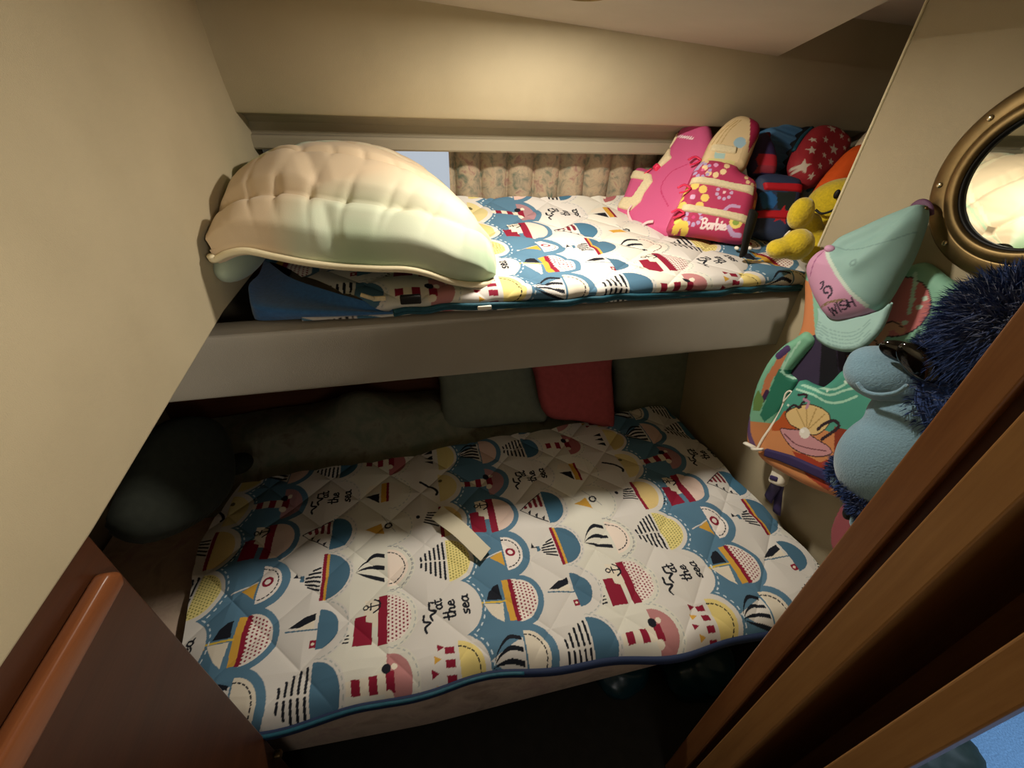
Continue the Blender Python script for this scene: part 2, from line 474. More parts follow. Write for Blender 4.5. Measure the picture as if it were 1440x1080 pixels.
struct('wall_nook_front', box(-1.10, XL - .034, .40, .436, -1.67, -.40), M['wood_dark'])
struct('ceiling_nook', box(-1.10, XL - .036, .40, 1.70, -.40, -.36), M['vinyl_dim'])
# right partition with its free edge at the bunk
P_ = [(XR, .262, .45), (XR, 1.0, .45), (XR, 1.0, -.655), (XR, 1.66, -.655), (XR, 1.66, -1.67), (XR, .262, -1.67)]
wr = struct('wall_right', prism(P_, (.035, 0, 0), .002), M['vinyl'])
struct('edge_piping', tube([(XR - .001, 1.002, .44), (XR - .001, 1.002, -.46)], .0035, 8), M['piping'], wr)
struct('wall_front', box(.655, XR + .03, .235, .262, -1.67, .45), M['vinyl_dim'])

# ceiling: sloping panel that ends over the right of the bunk, dark recess beyond it
def cz(x): return .201 - .052 * x
C0 = [(-.50, 1.47), (1.21, 1.47), (.76, .655), (.40, .10), (.40, -1.6), (-.50, -1.6)]
struct('ceiling', prism([(x, y, cz(x)) for x, y in C0], (0, 0, .022), .002), M['ceil'])
struct('ceiling_recess', prism([(.3, 1.9, .262), (2.4, 1.9, .225), (2.4, -1.6, .225), (.3, -1.6, .262)], (0, 0, .03)), M['ceil'])
struct('trim_3', extrude_profile([(1.40, .34), (1.46, .245), (1.50, .235), (1.80, .232)], .9, 1.80), M['vinyl_dim'])

# floor, passage
struct('floor', prism([(-1.1, -1.6, -1.67), (.62, -1.6, -1.67), (.62, .24, -1.67), (1.2, .24, -1.67), (1.2, 1.70, -1.67), (-1.1, 1.70, -1.67)], (0, 0, -.03)), M['sole'])
struct('floor_passage', prism([(.62, -1.6, -1.67), (2.4, -1.6, -1.67), (2.4, 1.70, -1.67), (1.2, 1.70, -1.67), (1.2, .24, -1.67), (.62, .24, -1.67)], (0, 0, -.03)), M['carpet'])
struct('wall_passage', join(box(2.38, 2.42, -1.6, 1.70, -1.67, .3), box(-1.1, 2.4, -1.64, -1.6, -1.67, .34), box(1.2, 2.4, .50, .53, -1.67, .3)), M['vinyl_dim'])
area('companionway_daylight', W((1.75, -.35, .12)), W((1.75, -.05, -1.67)), .5, 4.5, (.66, .82, 1.0)).data.spread = math.radians(70)

# teak door posts by the camera
px = .60
post = struct('trim_4', box(px, px + .055, .2265, .268, -1.67, .45, .003), M['wood'])
struct('trim_5', box(px, px + .30, .163, .2105, -1.67, .45, .003), M['wood_light'])
struct('trim_6', box(px + .015, px + .055, .208, .230, -1.67, .45), M['wood_dark'])
struct('trim_7', box(px, px + .05, .0425, .0865, -1.67, .45, .003), M['wood_light'])
struct('light_block', box(px + .045, px + .30, .076, .088, -1.67, .45), M['wood_dark'])  # unseen panel added to keep the bluish light out of the post recess
struct('trim_8', box(px + .295, px + .31, .088, .17, -1.67, .45), M['wood'])

# dome lamp on the ceiling, just above the frame
zl = cz(LAMP[0])
lm = thing('ceiling_lamp', 'round dome lamp set in the sloping ceiling above the upper bunk', 'lamp', (LAMP[0], LAMP[1], zl))
mesh('lamp_ring', lathe([(.042, .001), (.048, .001), (.048, -.003), (.044, -.004), (.042, -.003), (.042, .001)], (LAMP[0], LAMP[1], zl), (0, 0, 1)), M['brass'], lm)
mesh('diffuser', lathe([(.0001, -.0035), (.02, -.003), (.04, -.001), (.04, .001), (.0001, .001)], (LAMP[0], LAMP[1], zl), (0, 0, 1)), M['lampglass'], lm)

# ================================================================== upper bunk
ub = thing('bunk_bed', 'upper bunk with grey padded vinyl front rail between the partitions', 'bunk', (.2, 1.03, -.66))
rp = smooth_line([(1.055, -.652), (1.03, -.660), (1.006, -.656), (1.0, -.640), (.999, -.56), (1.0, -.492), (1.007, -.474), (1.022, -.467), (1.045, -.468), (1.056, -.478)], 5)
rp = np.vstack([rp, rp[:1]])
V, F = extrude_profile(rp, -1.0, 1.190, 2); n_ = len(rp)
F = F + [tuple(range(n_ - 1)), tuple(range(n_, 2 * n_ - 1))[::-1]]
mesh('padded_rail', (V, F), M['rail'], ub)
mesh('base_board', box(-1.0, 1.74, 1.056, 1.655, -.62, -.575), M['vinyl_dim'], ub, smooth=False)
um = thing('mattress', 'thin beige mattress on the upper bunk under the boat print quilt', 'mattress', (.5, 1.35, -.57))
mesh('mattress_body', box(-.355, 1.73, 1.095, 1.655, -.574, -.440, .02), M['vinyl'], um)

# ------------------------------------------------------------------ the nautical print
BLUE, WHITE, RED, INK, YEL, PINK, CREAM, STEEL = '#577c94', '#d8d3cb', '#8a1c34', '#1a1d26', '#d0a040', '#b97f7e', '#e2d8c4', '#4a6e85'
def half(pr, R, c, u0=0., c0=0.): pr.poly([(c0 + R * math.sin(t), u0 - R * math.cos(t)) for t in np.linspace(-math.pi / 2, math.pi / 2, 25)], c)
def rect(pr, r0, r1, u0, u1, c): pr.poly([(r0, u0), (r1, u0), (r1, u1), (r0, u1)], c)
def dashes(pr, R, c, u0=0.):
    for t in np.arange(-1.45, 1.5, .24):
        a, b_ = t, t + .13
        pr.line([(R * math.sin(a), u0 - R * math.cos(a)), (R * math.sin(b_), u0 - R * math.cos(b_))], .045, c)
def dots(pr, R, c, st=.13):
    m_ = (np.hypot(pr.P[:, 0], pr.P[:, 1]) < R) & (pr.P[:, 1] < -.02)
    q = pr.P; f = ((q[:, 0] / st + .5 * (np.floor(q[:, 1] / st) % 2)) % 1 - .5) ** 2 + ((q[:, 1] / st) % 1 - .5) ** 2
    pr.c[m_ & (f < .075)] = lin(c)
def anchor(pr, o, s):
    x, y = o
    pr.circle((x, y + .20 * s), .11 * s, INK, .06 * s); pr.line([(x, y + .1 * s), (x, y - .3 * s)], .06 * s, INK)
    pr.line([(x - .14 * s, y + .02 * s), (x + .14 * s, y + .02 * s)], .05 * s, INK)
    pr.curve([(x - .26 * s, y - .1 * s), (x - .14 * s, y - .28 * s), (x, y - .32 * s), (x + .14 * s, y - .28 * s), (x + .26 * s, y - .1 * s)], .06 * s, INK)
def gulls(pr, o):
    for dx, dy in ((0, 0), (.42, -.22)):
        x, y = o[0] + dx, o[1] + dy
        pr.curve([(x - .34, y + .12), (x - .16, y + .17), (x, y - .02), (x + .08, y + .2), (x + .32, y + .20)], .085, INK)
def atsea(pr):
    gulls(pr, (-.42, .85))
    letter(pr, 'at', (.02, .38), (.36, 0), (0, .36), .07, INK)
    letter(pr, 'the', (-.38, -.08), (.40, 0), (0, .40), .07, INK)
    letter(pr, 'sea', (-.30, -.60), (.42, 0), (0, .40), .07, INK)
def swoosh(pr, n=4, c=INK, s=1.):
    """curved tapering stripes of a filled sail, all running to its tip"""
    tip = np.array((-.05, 1.2))
    for i in range(n):
        x0 = .62 - 1.0 * i / max(n - 1, 1); w = .17 if n < 4 else .13
        a = smooth_line([(x0, .12), (x0 * .95 + .12, .55), (x0 * .5 + .06, .95), tip], 5); b_ = smooth_line([(x0 - w, .12), (x0 * .95 + .12 - w, .55), (x0 * .5 + .06 - w * .5, .95), tip], 5)
        pr.poly(np.vstack([a, b_[::-1]]), c)
def stripes_tri(pr, c=INK, gap=.2, apex=(.0, 1.25), w=.78, bg=None):
    if bg: pr.poly([(-w, .06), (w, .06), apex], bg)
    u = .12
    while u < 1.1:
        h = w * (1 - (u / apex[1]) ** 1.6)
        for s_ in (-1, 1): pr.line([(s_ * .07, u), (s_ * h, u + .02)], .085, c)
        u += gap
def ferry(pr, hull, dotted):
    half(pr, .86, hull)
    if dotted: dots(pr, .84, RED)
    rect(pr, -.88, .86, -.02, .30, RED)
    rect(pr, -.25, .80, .30, .80, CREAM); anchor(pr, (.52, .56), 1.0)
    pr.poly([(-.82, .5), (-.10, .5), (-.02, .72), (.2, .72), (.2, 1.12), (-.82, 1.12)], RED)
    for q in (-.6, -.02):
        for w_ in (0, .12, .24): pr.line([(q + w_ - .05, 1.28), (q + w_ - .05, 1.44)], .055, INK)
def lighthouse(pr, hill, c1=RED, c2=CREAM):
    half(pr, .82, hill)
    for i in range(6): 
        w0 = .26 - .02 * i
        rect(pr, -w0, w0, -.25 + .27 * i, .03 + .27 * i, c1 if i % 2 == 0 else c2)
    pr.circle((-.32, -.05), .14, CREAM); pr.circle((.34, .0), .15, INK); pr.circle((.38, -.25), .1, CREAM)
def m_A0(pr): half(pr, .80, CREAM); dashes(pr, .66, INK); pr.poly([(-.6, .06), (.58, .06), (.12, 1.25)], WHITE); swoosh(pr, 4)
def m_A1(pr):
    half(pr, .86, '#eadfd4'); dots(pr, .80, RED)
    rect(pr, -.84, .84, -.04, .12, RED); rect(pr, -.80, .82, .12, .36, YEL)
    pr.poly([(-.80, .56), (-.04, .46), (-.02, 1.18), (-.25, 1.05), (-.6, .8)], CREAM)
    pr.poly([(.10, .46), (.70, .52), (.66, .7), (.45, .92), (.12, 1.05)], INK)
    pr.line([(.03, .36), (.03, 1.30)], .07, '#d8b84a'); pr.line([(-.1, 1.26), (.16, 1.30)], .05, YEL)
def m_A2(pr):
    half(pr, .78, '#ebe2da', .0, .0); pr.circle((.05, -.28), .21, RED, .11); dashes(pr, .66, INK)
    pr.poly([(-.58, .08), (.12, .08), (-.15, .62)], YEL); pr.line([(.12, .08), (-.2, .95)], .05, WHITE)
def m_A3(pr): ferry(pr, '#e2c9bb', False)
def m_A4(pr): lighthouse(pr, '#a98084')
def m_A5(pr): half(pr, .84, '#dcbdb0'); pr.poly([(-.7, .05), (.7, .05), (.1, 1.2)], WHITE); swoosh(pr, 5)
def m_B0(pr): half(pr, .90, STEEL); stripes_tri(pr, bg=WHITE)
def m_B1(pr):
    half(pr, .68, STEEL); pr.poly([(.06, .12), (.55, .12), (.45, .5), (.12, .98)], INK); pr.poly([(-.05, .12), (.3, .12), (.02, .8)], CREAM)
    pr.line([(-.04, .02), (.02, 1.05)], .05, STEEL); rect(pr, -.62, -.38, .0, .2, RED); pr.circle((-.5, .1), .05, CREAM)
def m_B2(pr):
    half(pr, .92, STEEL); rect(pr, -.94, .94, -.02, .13, RED); rect(pr, -.92, .92, -.10, -.0, YEL)
    for i in range(6): pr.line([(-.5 + .17 * i, .2), (-.34 + .12 * i, .72 - .03 * abs(i - 2) ** 2)], .075, INK)
    rect(pr, -.1, .15, .78, .92, STEEL); pr.line([(.1, .9), (.1, 1.15)], .04, INK); pr.poly([(.1, 1.15), (.1, 1.0), (.3, 1.08)], INK)
def m_B3(pr):
    half(pr, .84, '#45708a')
    for i in range(4): pr.line([(.08 + .02 * i, .15 + .24 * i), (.62 - .15 * i, .17 + .24 * i)], .14, '#7a2430')
    pr.line([(-.75, .05), (.05, 1.15), (.75, .05)], .04, INK)
    for i in range(3): pr.poly([(-.65 + .2 * i, .2 + .27 * i), (-.5 + .2 * i, .28 + .27 * i), (-.42 + .2 * i, .12 + .27 * i)], INK)
def m_B4(pr): atsea(pr)
def m_B5(pr): half(pr, .80, '#46708a'); stripes_tri(pr, apex=(0, 1.3), w=.7, gap=.19)
def m_C0(pr): lighthouse(pr, PINK)
def m_C1(pr): ferry(pr, '#e8dcd2', True)
def m_C2(pr): half(pr, .80, '#ecdccd'); dashes(pr, .66, INK); dashes(pr, .95, '#9a9a98'); swoosh(pr, 3)
def m_C3(pr): pr.circle((.1, .0), .18, INK, .10); pr.poly([(-.35, .15), (.25, .3), (-.05, .95)], YEL); pr.line([(-.3, -.3), (.7, .3)], .03, '#9a9a98')
def m_C4(pr):
    half(pr, .62, '#dcd5c8'); rect(pr, -.6, .6, -.02, .1, RED); rect(pr, -.6, .6, .1, .34, YEL)
    pr.poly([(-.6, .42), (-.05, .42), (-.12, 1.05)], INK); pr.poly([(.05, .42), (.62, .42), (.5, .9), (.1, 1.1)], CREAM)
def m_C5(pr): lighthouse(pr, '#b06a6c')
def m_D0(pr):
    half(pr, .84, '#e3cf83', -.05); dashes(pr, .66, INK, -.05)
    for i in range(5): pr.poly([(-.8 + .34 * i, .9 - .12 * abs(i - 2)), (-.58 + .34 * i, .9 - .12 * abs(i - 2)), (-.69 + .34 * i, .66 - .12 * abs(i - 2))], RED if i % 2 == 0 else YEL)
    for i in range(4): rect(pr, -.62 + .36 * i, -.42 + .36 * i, .1, .42, RED)
def m_D1(pr): atsea(pr)
def m_D2(pr): half(pr, .92, '#e6d78c'); dots(pr, .88, '#8f8a45', .115); stripes_tri(pr, gap=.18, w=.85)
def m_D3(pr):
    half(pr, .86, '#dcc283'); rect(pr, -.86, .86, -.03, .13, RED)
    for i in range(5): pr.line([(-.2 + .17 * i, .2), (.0 + .12 * i, .8 - .05 * i)], .07, INK)
    pr.circle((.3, 1.05), .09, INK)
def m_D4(pr): half(pr, .86, '#d9c98f'); pr.curve([(-.45, .15), (-.3, .1), (.0, .3), (.4, .85)], .12, INK); pr.circle((.4, -.1), .1, '#6a6440')
def m_D5(pr):
    half(pr, .86, '#d9c987', -.1)
    for i in range(3): pr.poly([(-.4 + .36 * i, .15), (-.15 + .36 * i, .15), (-.2 + .3 * i, .6)], INK)
MOTIF = [[m_A0, m_A1, m_A2, m_A3, m_A4, m_A5], [m_B0, m_B1, m_B2, m_B3, m_B4, m_B5], [m_C0, m_C1, m_C2, m_C3, m_C4, m_C5], [m_D0, m_D1, m_D2, m_D3, m_D4, m_D5]]
def nautical(a, b_):
    a0, w_, db = .19, .175, .149
    j = np.ceil((a - a0) / w_).astype(int); k = np.round((b_ - .47) / db).astype(int)
    bk = .47 + db * k
    inb = np.hypot(a - (a0 + (j - 1) * w_), b_ - bk) < .0805
    j = np.where(inb, j - 1, j)
    u = -(a - (a0 + j * w_)) / .075; r = (b_ - bk) / .075
    t, kk = j % 4, k % 6
    col = np.zeros((len(a), 3))
    base = [BLUE, WHITE, '#dcd9cb', WHITE]
    for ti in range(4):
        for ki in range(6):
            i = np.nonzero((t == ti) & (kk == ki))[0]
            if not len(i): continue
            pr = Print(np.c_[r[i], u[i]], base[ti])
            MOTIF[ti][ki](pr)
            if ti: # fine stitched line inside each scallop
                q = pr.P; d = np.hypot(q[:, 0], q[:, 1])
                ang = np.arctan2(q[:, 0], -q[:, 1])
                if ti != 3: pr.c[(q[:, 1] < 0) & (abs(d - 1.0) < .022) & ((ang * 4.5) % 1 < .55)] = lin('#b4b8b4')
            else:  # white stitches in the blue, just below the scallops above
                da = np.hypot(a[i] - (a0 + (j[i] - 1) * w_), b_[i] - bk[i]) / .075
                ang = np.arctan2(b_[i] - bk[i], a[i] - (a0 + (j[i] - 1) * w_))
                pr.c[(abs(da - 1.19) < .025) & ((ang * 4.5) % 1 < .5)] = lin('#cfdbe0')
            col[i] = pr.c
    return col
def quilting(a, b_, h):
    s1 = np.abs(np.sin(math.pi * (a + b_) / .21)); s2 = np.abs(np.sin(math.pi * (a - b_) / .21))
    return h * np.minimum(s1, s2) ** .6

# ------------------------------------------------------------------ quilt on the upper bunk
prof = smooth_line([(1.012, -.450), (.999, -.440), (.996, -.428), (1.006, -.417), (1.03, -.411), (1.08, -.405), (1.2, -.396), (1.34, -.386), (1.47, -.368), (1.56, -.350), (1.62, -.330), (1.655, -.312)], 10)
sl = np.concatenate([[0], np.cumsum(np.hypot(*np.diff(prof, axis=0).T))])
xs = np.arange(-.40, 1.72, .0019); nt_ = 400
def yf(x):                                       # the front left corner is folded back
    t = np.clip((-.06 - x) / .33, 0, 1); return .30 * t ** 1.25
Xg, Tg = np.meshgrid(xs, np.linspace(0, 1, nt_), indexing='ij')
Lg = yf(Xg) + (sl[-1] - yf(Xg)) * Tg
Yg = np.interp(Lg, sl, prof[:, 0]); Zg = np.interp(Lg, sl, prof[:, 1])
ag = .17 + (Xg - .38) * .965; bg_ = .415 + Lg * 1.06 + .05 * (Xg - .2)
edge = np.clip(Lg / .05, 0, 1)
Zg = Zg + edge * quilting(ag, bg_, .011) + .006 * wobble(Xg, Yg, 3) * edge
Yg = Yg - (1 - edge) * .006 * np.sin(Xg * 40 + 2 * np.sin(Xg * 13))
uq = thing('quilt', 'white and blue boat print quilt with teal zipper on the upper bunk', 'quilt', (.5, 1.3, -.45), None)
mesh('quilt_top', (np.c_[Xg.ravel(), Yg.ravel(), Zg.ravel()], grid_faces(*Xg.shape)), M['print'], uq, col=nautical(ag.ravel(), bg_.ravel()))
# second layer below the zipper, seen as a strip above the rail
lx = np.arange(-.27, 1.19, .004); ph = np.linspace(-.5, 1.3, 12)
LX, PH = np.meshgrid(lx, ph, indexing='ij')
LY = 1.018 - .016 * np.cos(PH) + .004 * np.sin(LX * 23); LZ = -.4565 + .0075 * np.sin(PH) + .002 * np.sin(LX * 17 + 1)
mesh('quilt_underlayer', (np.c_[LX.ravel(), LY.ravel(), LZ.ravel()], grid_faces(*LX.shape)), M['print'], uq, col=nautical((.17 + (LX - .38) * .965).ravel(), (.36 + PH * .03).ravel()))
zx = np.linspace(-.055, 1.185, 160)
zy = .999 - .006 * np.sin(zx * 40 + 2 * np.sin(zx * 13)); zz = -.4465 + .004 * np.sin(zx * 14) - .004 * zx
for nm, dz_, r_ in (('zipper_tape', .004, .0062), ('zipper_coil', -.005, .0050)):
    zt = mesh(nm, tube(np.c_[zx, zy - .003, zz + dz_], r_, 8, upv=(0, 0, 1)), M['zip'], uq)
q_ = onY((545, 419), .985)
mesh('zipper_pull', join(box(q_[0] - .035, q_[0] - .004, .982, .990, q_[2] - .006, q_[2] + .005, .002), tube([(q_[0] - .06, .985, q_[2] + .012), (q_[0] - .03, .983, q_[2])], .005, 6)), M['cream'], zt)
q_ = onY((578, 420), .985)
mesh('zipper_slider', box(q_[0] - .026, q_[0] + .024, .976, .992, q_[2] - .012, q_[2] + .010, .004), M['thread'], zt)
q_ = onY((678, 432), .985)
mesh('zipper_slider', box(q_[0] - .012, q_[0] + .024, .980, .990, q_[2] - .006, q_[2] + .004, .002), M['white'], zt)
# folded-back corner shows the blue fleece lining
top = [(-.405, 1.31, -.398), (-.36, 1.23, -.400), (-.30, 1.14, -.402), (-.20, 1.065, -.413), (-.12, 1.020, -.424), (-.055, .998, -.440)]
mid = [(-.400, 1.12, -.405), (-.372, 1.04, -.420), (-.30, 1.012, -.428), (-.22, 1.004, -.434), (-.13, .998, -.441), (-.056, .996, -.446)]
low = [(-.392, 1.06, -.458), (-.372, 1.03, -.461), (-.30, 1.020, -.460), (-.22, 1.015, -.459), (-.13, 1.008, -.456), (-.057, 1.000, -.452)]
rows = [smooth_line(q, 6) for q in (top, mid, low)]
G = []
for i in range(len(rows[0])):
    c_ = smooth_line([rows[0][i], (rows[0][i] + rows[1][i]) / 2 - np.array([0, -.006, .010]), rows[1][i], (rows[1][i] + rows[2][i]) / 2 - np.array([0, .008, 0]), rows[2][i]], 5); G.append(c_)
G = np.array(G); mesh('fleece_lining', (G.reshape(-1, 3), grid_faces(*G.shape[:2])), M['fleece'], uq)

# ------------------------------------------------------------------ lower bunk
lb = thing('berth', 'dark recessed berth platform under the lower floral mattress', 'bunk', (.0, 1.0, -1.67))
mesh('plinth', box(-1.05, 1.165, .62, 1.655, -1.67, -1.60), M['sole'], lb, smooth=False)
mesh('slab', prism([(-1.05, .60, -1.60), (1.165, .60, -1.60), (1.165, 1.655, -1.60), (-1.05, 1.655, -1.60)], (0, 0, .03)), M['wood_dark'], lb, smooth=False)
def yfr(x): return .468 - .058 * (x + .4)            # front line of the lower bunk
lm_ = thing('mattress', 'thick mattress in brown floral cover on the lower bunk', 'mattress', (.1, 1., -1.55))
xs2 = np.linspace(-1.04, 1.155, 60); pr_ = []
for x in xs2:
    y0 = yfr(x); zb = max(-1.55, -1.535 + .17 * x) if x < 0 else -1.535 + .17 * x
    pr_.append([(x, 1.64, -1.225), (x, 1.0, -1.222), (x, y0 + .07, -1.222), (x, y0 + .045, -1.226), (x, y0 + .034, -1.240), (x, y0 + .030, (-1.2 + zb) / 2), (x, y0 + .034, zb + .02), (x, y0 + .05, zb), (x, .70, zb), (x, 1.64, -1.525)])
pr_ = np.array(pr_); k_ = pr_.shape[1]
Fm = [tuple(f) for f in grid_faces(len(xs2), k_, True)] + [tuple(range(k_)), tuple(range((len(xs2) - 1) * k_, len(xs2) * k_))[::-1]]
mesh('mattress_body', (pr_.reshape(-1, 3), Fm), M['floral'], lm_)

xs3 = np.arange(0, 1, 1 / 1080.); nt3 = 560
Sx, Tx = np.meshgrid(xs3, np.linspace(0, 1, nt3), indexing='ij')
xl_ = -.70 + .03 * np.sin(Tx * 7); xr_ = 1.150 - .075 * Tx ** 1.1
X3 = xl_ + (xr_ - xl_) * Sx
yb = 1.235 + .10 * np.clip((X3 + .2) / 1.2, 0, 1) - .04 * np.clip(X3 - .8, 0, 1)
yfq = yfr(X3) - .006 + .014 * np.sin(X3 * 6 + 1) + .006 * np.sin(X3 * 19)
Lr = .045                                            # rolled front edge length
Y3 = yfq + (yb - yfq) * Tx
Z3 = np.full_like(X3, -1.172)
df = Y3 - yfq
Z3 -= .034 * np.clip(1 - df / .05, 0, 1) ** 2.2
a3, b3 = X3, Y3 + .055 * X3 + .003
ed = np.clip(df / .06, 0, 1)
Z3 += ed * quilting(a3 + .05, b3, .012) + .013 * wobble(X3, Y3, 11, 16, 2, 9) * ed + .006 * wobble(X3, Y3 * .8, 12, 18, 12, 34)
Z3 += .022 * np.exp(-((X3 - .95) / .25) ** 2) * np.clip((Y3 - .6) / .4, 0, 1)
Z3 -= .012 * np.clip((-.55 - X3) / .1, 0, 1.5)
lq = thing('quilt', 'white and blue boat print quilt with navy binding spread on the lower bunk', 'quilt', (.2, .9, -1.19))
mesh('quilt_top', (np.c_[X3.ravel(), Y3.ravel(), Z3.ravel()], grid_faces(*X3.shape)), M['print'], lq, col=nautical(a3.ravel(), b3.ravel()))
i0 = slice(0, None, 6)
e = np.c_[X3[i0, 0], Y3[i0, 0], Z3[i0, 0]]
V, F = tube(e + np.array([0, -.001, -.008]), .010, 8, flat=1.5, upv=(0, 0, 1)); mesh('binding', (V, F), M['zipnavy'], lq)
mesh('zipper_tape', tube(e[:86] + np.array([0, -.008, .006]), .0045, 8, upv=(0, 0, 1)), M['zip'], lq)

# sheet bunched up behind the quilt
Xs, Ys = np.meshgrid(np.linspace(-1.0, 1.14, 150), np.linspace(1.12, 1.64, 60), indexing='ij')
Zs = -1.212 + .040 * np.clip((Ys - 1.33) / .10, 0, 1) * np.clip((.25 - Xs) / .2, 0, 1) + .008 * np.clip((Ys - 1.30) / .1, 0, 1) * wobble(Xs, Ys, 21, 12, 4, 16) + .115 * np.exp(-((Xs + .25) / .36) ** 2 - ((Ys - 1.50) / .15) ** 2) * (1 + .25 * np.sin(Xs * 16))
mesh_s = mesh('sheet', (np.c_[Xs.ravel(), Ys.ravel(), Zs.ravel()], grid_faces(*Xs.shape)), M['sheet'])
tag(mesh_s, 'crumpled mint floral sheet bunched behind the lower quilt', 'sheet')

# ------------------------------------------------------------------ stuffed panels
class Cushion:
    """stuffed panel of a traced outline, lying in its own plane at its own depth"""
    def __init__(s, plane, outline, T, R, step=.0045, smooth=5, backT=None):
        s.O = np.array(plane[0], float); a = np.array(plane[1], float) - s.O; c = np.array(plane[2], float) - s.O
        n = np.cross(a, c); n /= np.linalg.norm(n)
        if n.dot(s.O) > 0: n = -n                       # towards the room
        s.n = n
        s.e2 = np.array([0, 0, 1.]) - n * n[2]; s.e2 /= np.linalg.norm(s.e2); s.e1 = np.cross(s.e2, n)
        s.T, s.R, s.step = T, R, step
        s.backT = T * .8 if backT is None else backT
        o2 = np.array([s.p2(q) for q in outline])
        s.out = smooth_line(o2, smooth, True) if smooth > 1 else o2
    def p2(s, q):
        r = ray(*q); p = r * (s.n.dot(s.O) / s.n.dot(r)) - s.O
        return np.array([p.dot(s.e1), p.dot(s.e2)])
    def p2s(s, qs): return [s.p2(q) for q in qs]
    def lift(s, d):
        t = np.clip(d / s.R, 0, 1); return s.T * np.sqrt(np.maximum(0, 1 - (1 - t) ** 2))
    def front(s, P):
        P = np.atleast_2d(P); d = np.where(in_poly(P, s.out), seg_dist(P, s.out, True), 0)
        h = s.lift(d)
        if getattr(s, 'bumpf', None): h = h + s.bumpf(P) * np.clip(d / s.R, 0, 1)
        return h
    def to3(s, P, h): return s.O + P[:, :1] * s.e1 + P[:, 1:] * s.e2 + np.asarray(h).reshape(-1, 1) * s.n
    def _sheet(s, out, step):
        lo, hi = out.min(0) - step, out.max(0) + step
        nx, ny = int((hi[0] - lo[0]) / step) + 2, int((hi[1] - lo[1]) / step) + 2
        gx, gy = np.meshgrid(lo[0] + step * np.arange(nx), lo[1] + step * np.arange(ny), indexing='ij')
        P = np.c_[gx.ravel(), gy.ravel()]; ins = in_poly(P, out).reshape(nx, ny)
        q = ins[:-1, :-1] & ins[1:, :-1] & ins[1:, 1:] & ins[:-1, 1:]
        use = np.zeros((nx, ny), bool); use[:-1, :-1] |= q; use[1:, :-1] |= q; use[1:, 1:] |= q; use[:-1, 1:] |= q
        cnt = np.zeros((nx, ny), int); cnt[:-1, :-1] += q; cnt[1:, :-1] += q; cnt[1:, 1:] += q; cnt[:-1, 1:] += q
        bd = use & (cnt < 4)
        idx = -np.ones((nx, ny), int); idx[use] = np.arange(use.sum())
        F = np.stack([idx[:-1, :-1][q], idx[1:, :-1][q], idx[1:, 1:][q], idx[:-1, 1:][q]], 1)
        Pu = P.reshape(nx, ny, 2)[use]; B = bd[use]
        # snap the rim to the outline
        Q = Pu[B]; best = np.full(len(Q), 1e9); tgt = Q.copy()
        for i in range(len(out)):
            a = out[i]; v = out[(i + 1) % len(out)] - a; L = v.dot(v) + 1e-12
            t = np.clip(((Q - a) @ v) / L, 0, 1); c = a + t[:, None] * v; d = np.hypot(*(Q - c).T)
            m_ = d < best; best[m_] = d[m_]; tgt[m_] = c[m_]
        Pu[B] = tgt
        return Pu, F, B
    def build(s, name, mat, parent, base, paint=None, back_col=None):
        P, F, B = s._sheet(s.out, s.step)
        d = seg_dist(P, s.out, True); d[B] = 0
        h = s.front(P); h[B] = 0
        hb = -s.lift(d) * s.backT / s.T
        ni = np.nonzero(~B)[0]; m2 = np.arange(len(P)); m2[ni] = len(P) + np.arange(len(ni))
        V = np.vstack([s.to3(P, h), s.to3(P[ni], hb[ni])]); Fb = m2[F][:, ::-1]
        col = None
        if base is not None:
            pr = Print(P, base)
            if paint: paint(pr, s)
            cb = np.tile(np.array(lin(back_col or base)), (len(ni), 1))
            col = np.vstack([pr.c, cb])
        return mesh(name, (V, np.vstack([F, Fb])), mat, parent, col=col)
    def patch(s, name, mat, parent, outline, t=.006, smooth=1, base=None, paint=None, step=None):
        """something sewn on: follows the stuffed surface, t thick"""
        out = np.array(s.p2s(outline))
        if smooth > 1: out = smooth_line(out, smooth, True)
        P, F, B = s._sheet(out, step or s.step)
        h0 = s.front(P); d = np.clip(seg_dist(P, out, True) / (t * .8), 0, 1)
        hf = h0 + t * np.sqrt(1 - (1 - d) ** 2) + .0015; hf[B] = h0[B] - .001
        V = np.vstack([s.to3(P, hf), s.to3(P, h0 - .003)])
        Fa = np.vstack([F, (F + len(P))[:, ::-1]])
        # rim wall
        ed = {}
        for f in F:
            for i in range(4):
                a, b_ = int(f[i]), int(f[(i + 1) % 4])
                if (b_, a) in ed: del ed[(b_, a)]
                else: ed[(a, b_)] = 1
        W_ = np.array([(b_, a, a + len(P), b_ + len(P)) for a, b_ in ed]).reshape(-1, 4)
        col = None
        if base is not None:
            pr = Print(P, base)
            if paint: paint(pr, s)
            col = np.vstack([pr.c, pr.c])
        return mesh(name, (V, np.vstack([Fa, W_]).astype(int)), mat, parent, col=col)
    def at(s, q, lift=0.):
        p = s.p2(q)[None]; return s.to3(p, s.front(p) + lift)[0]

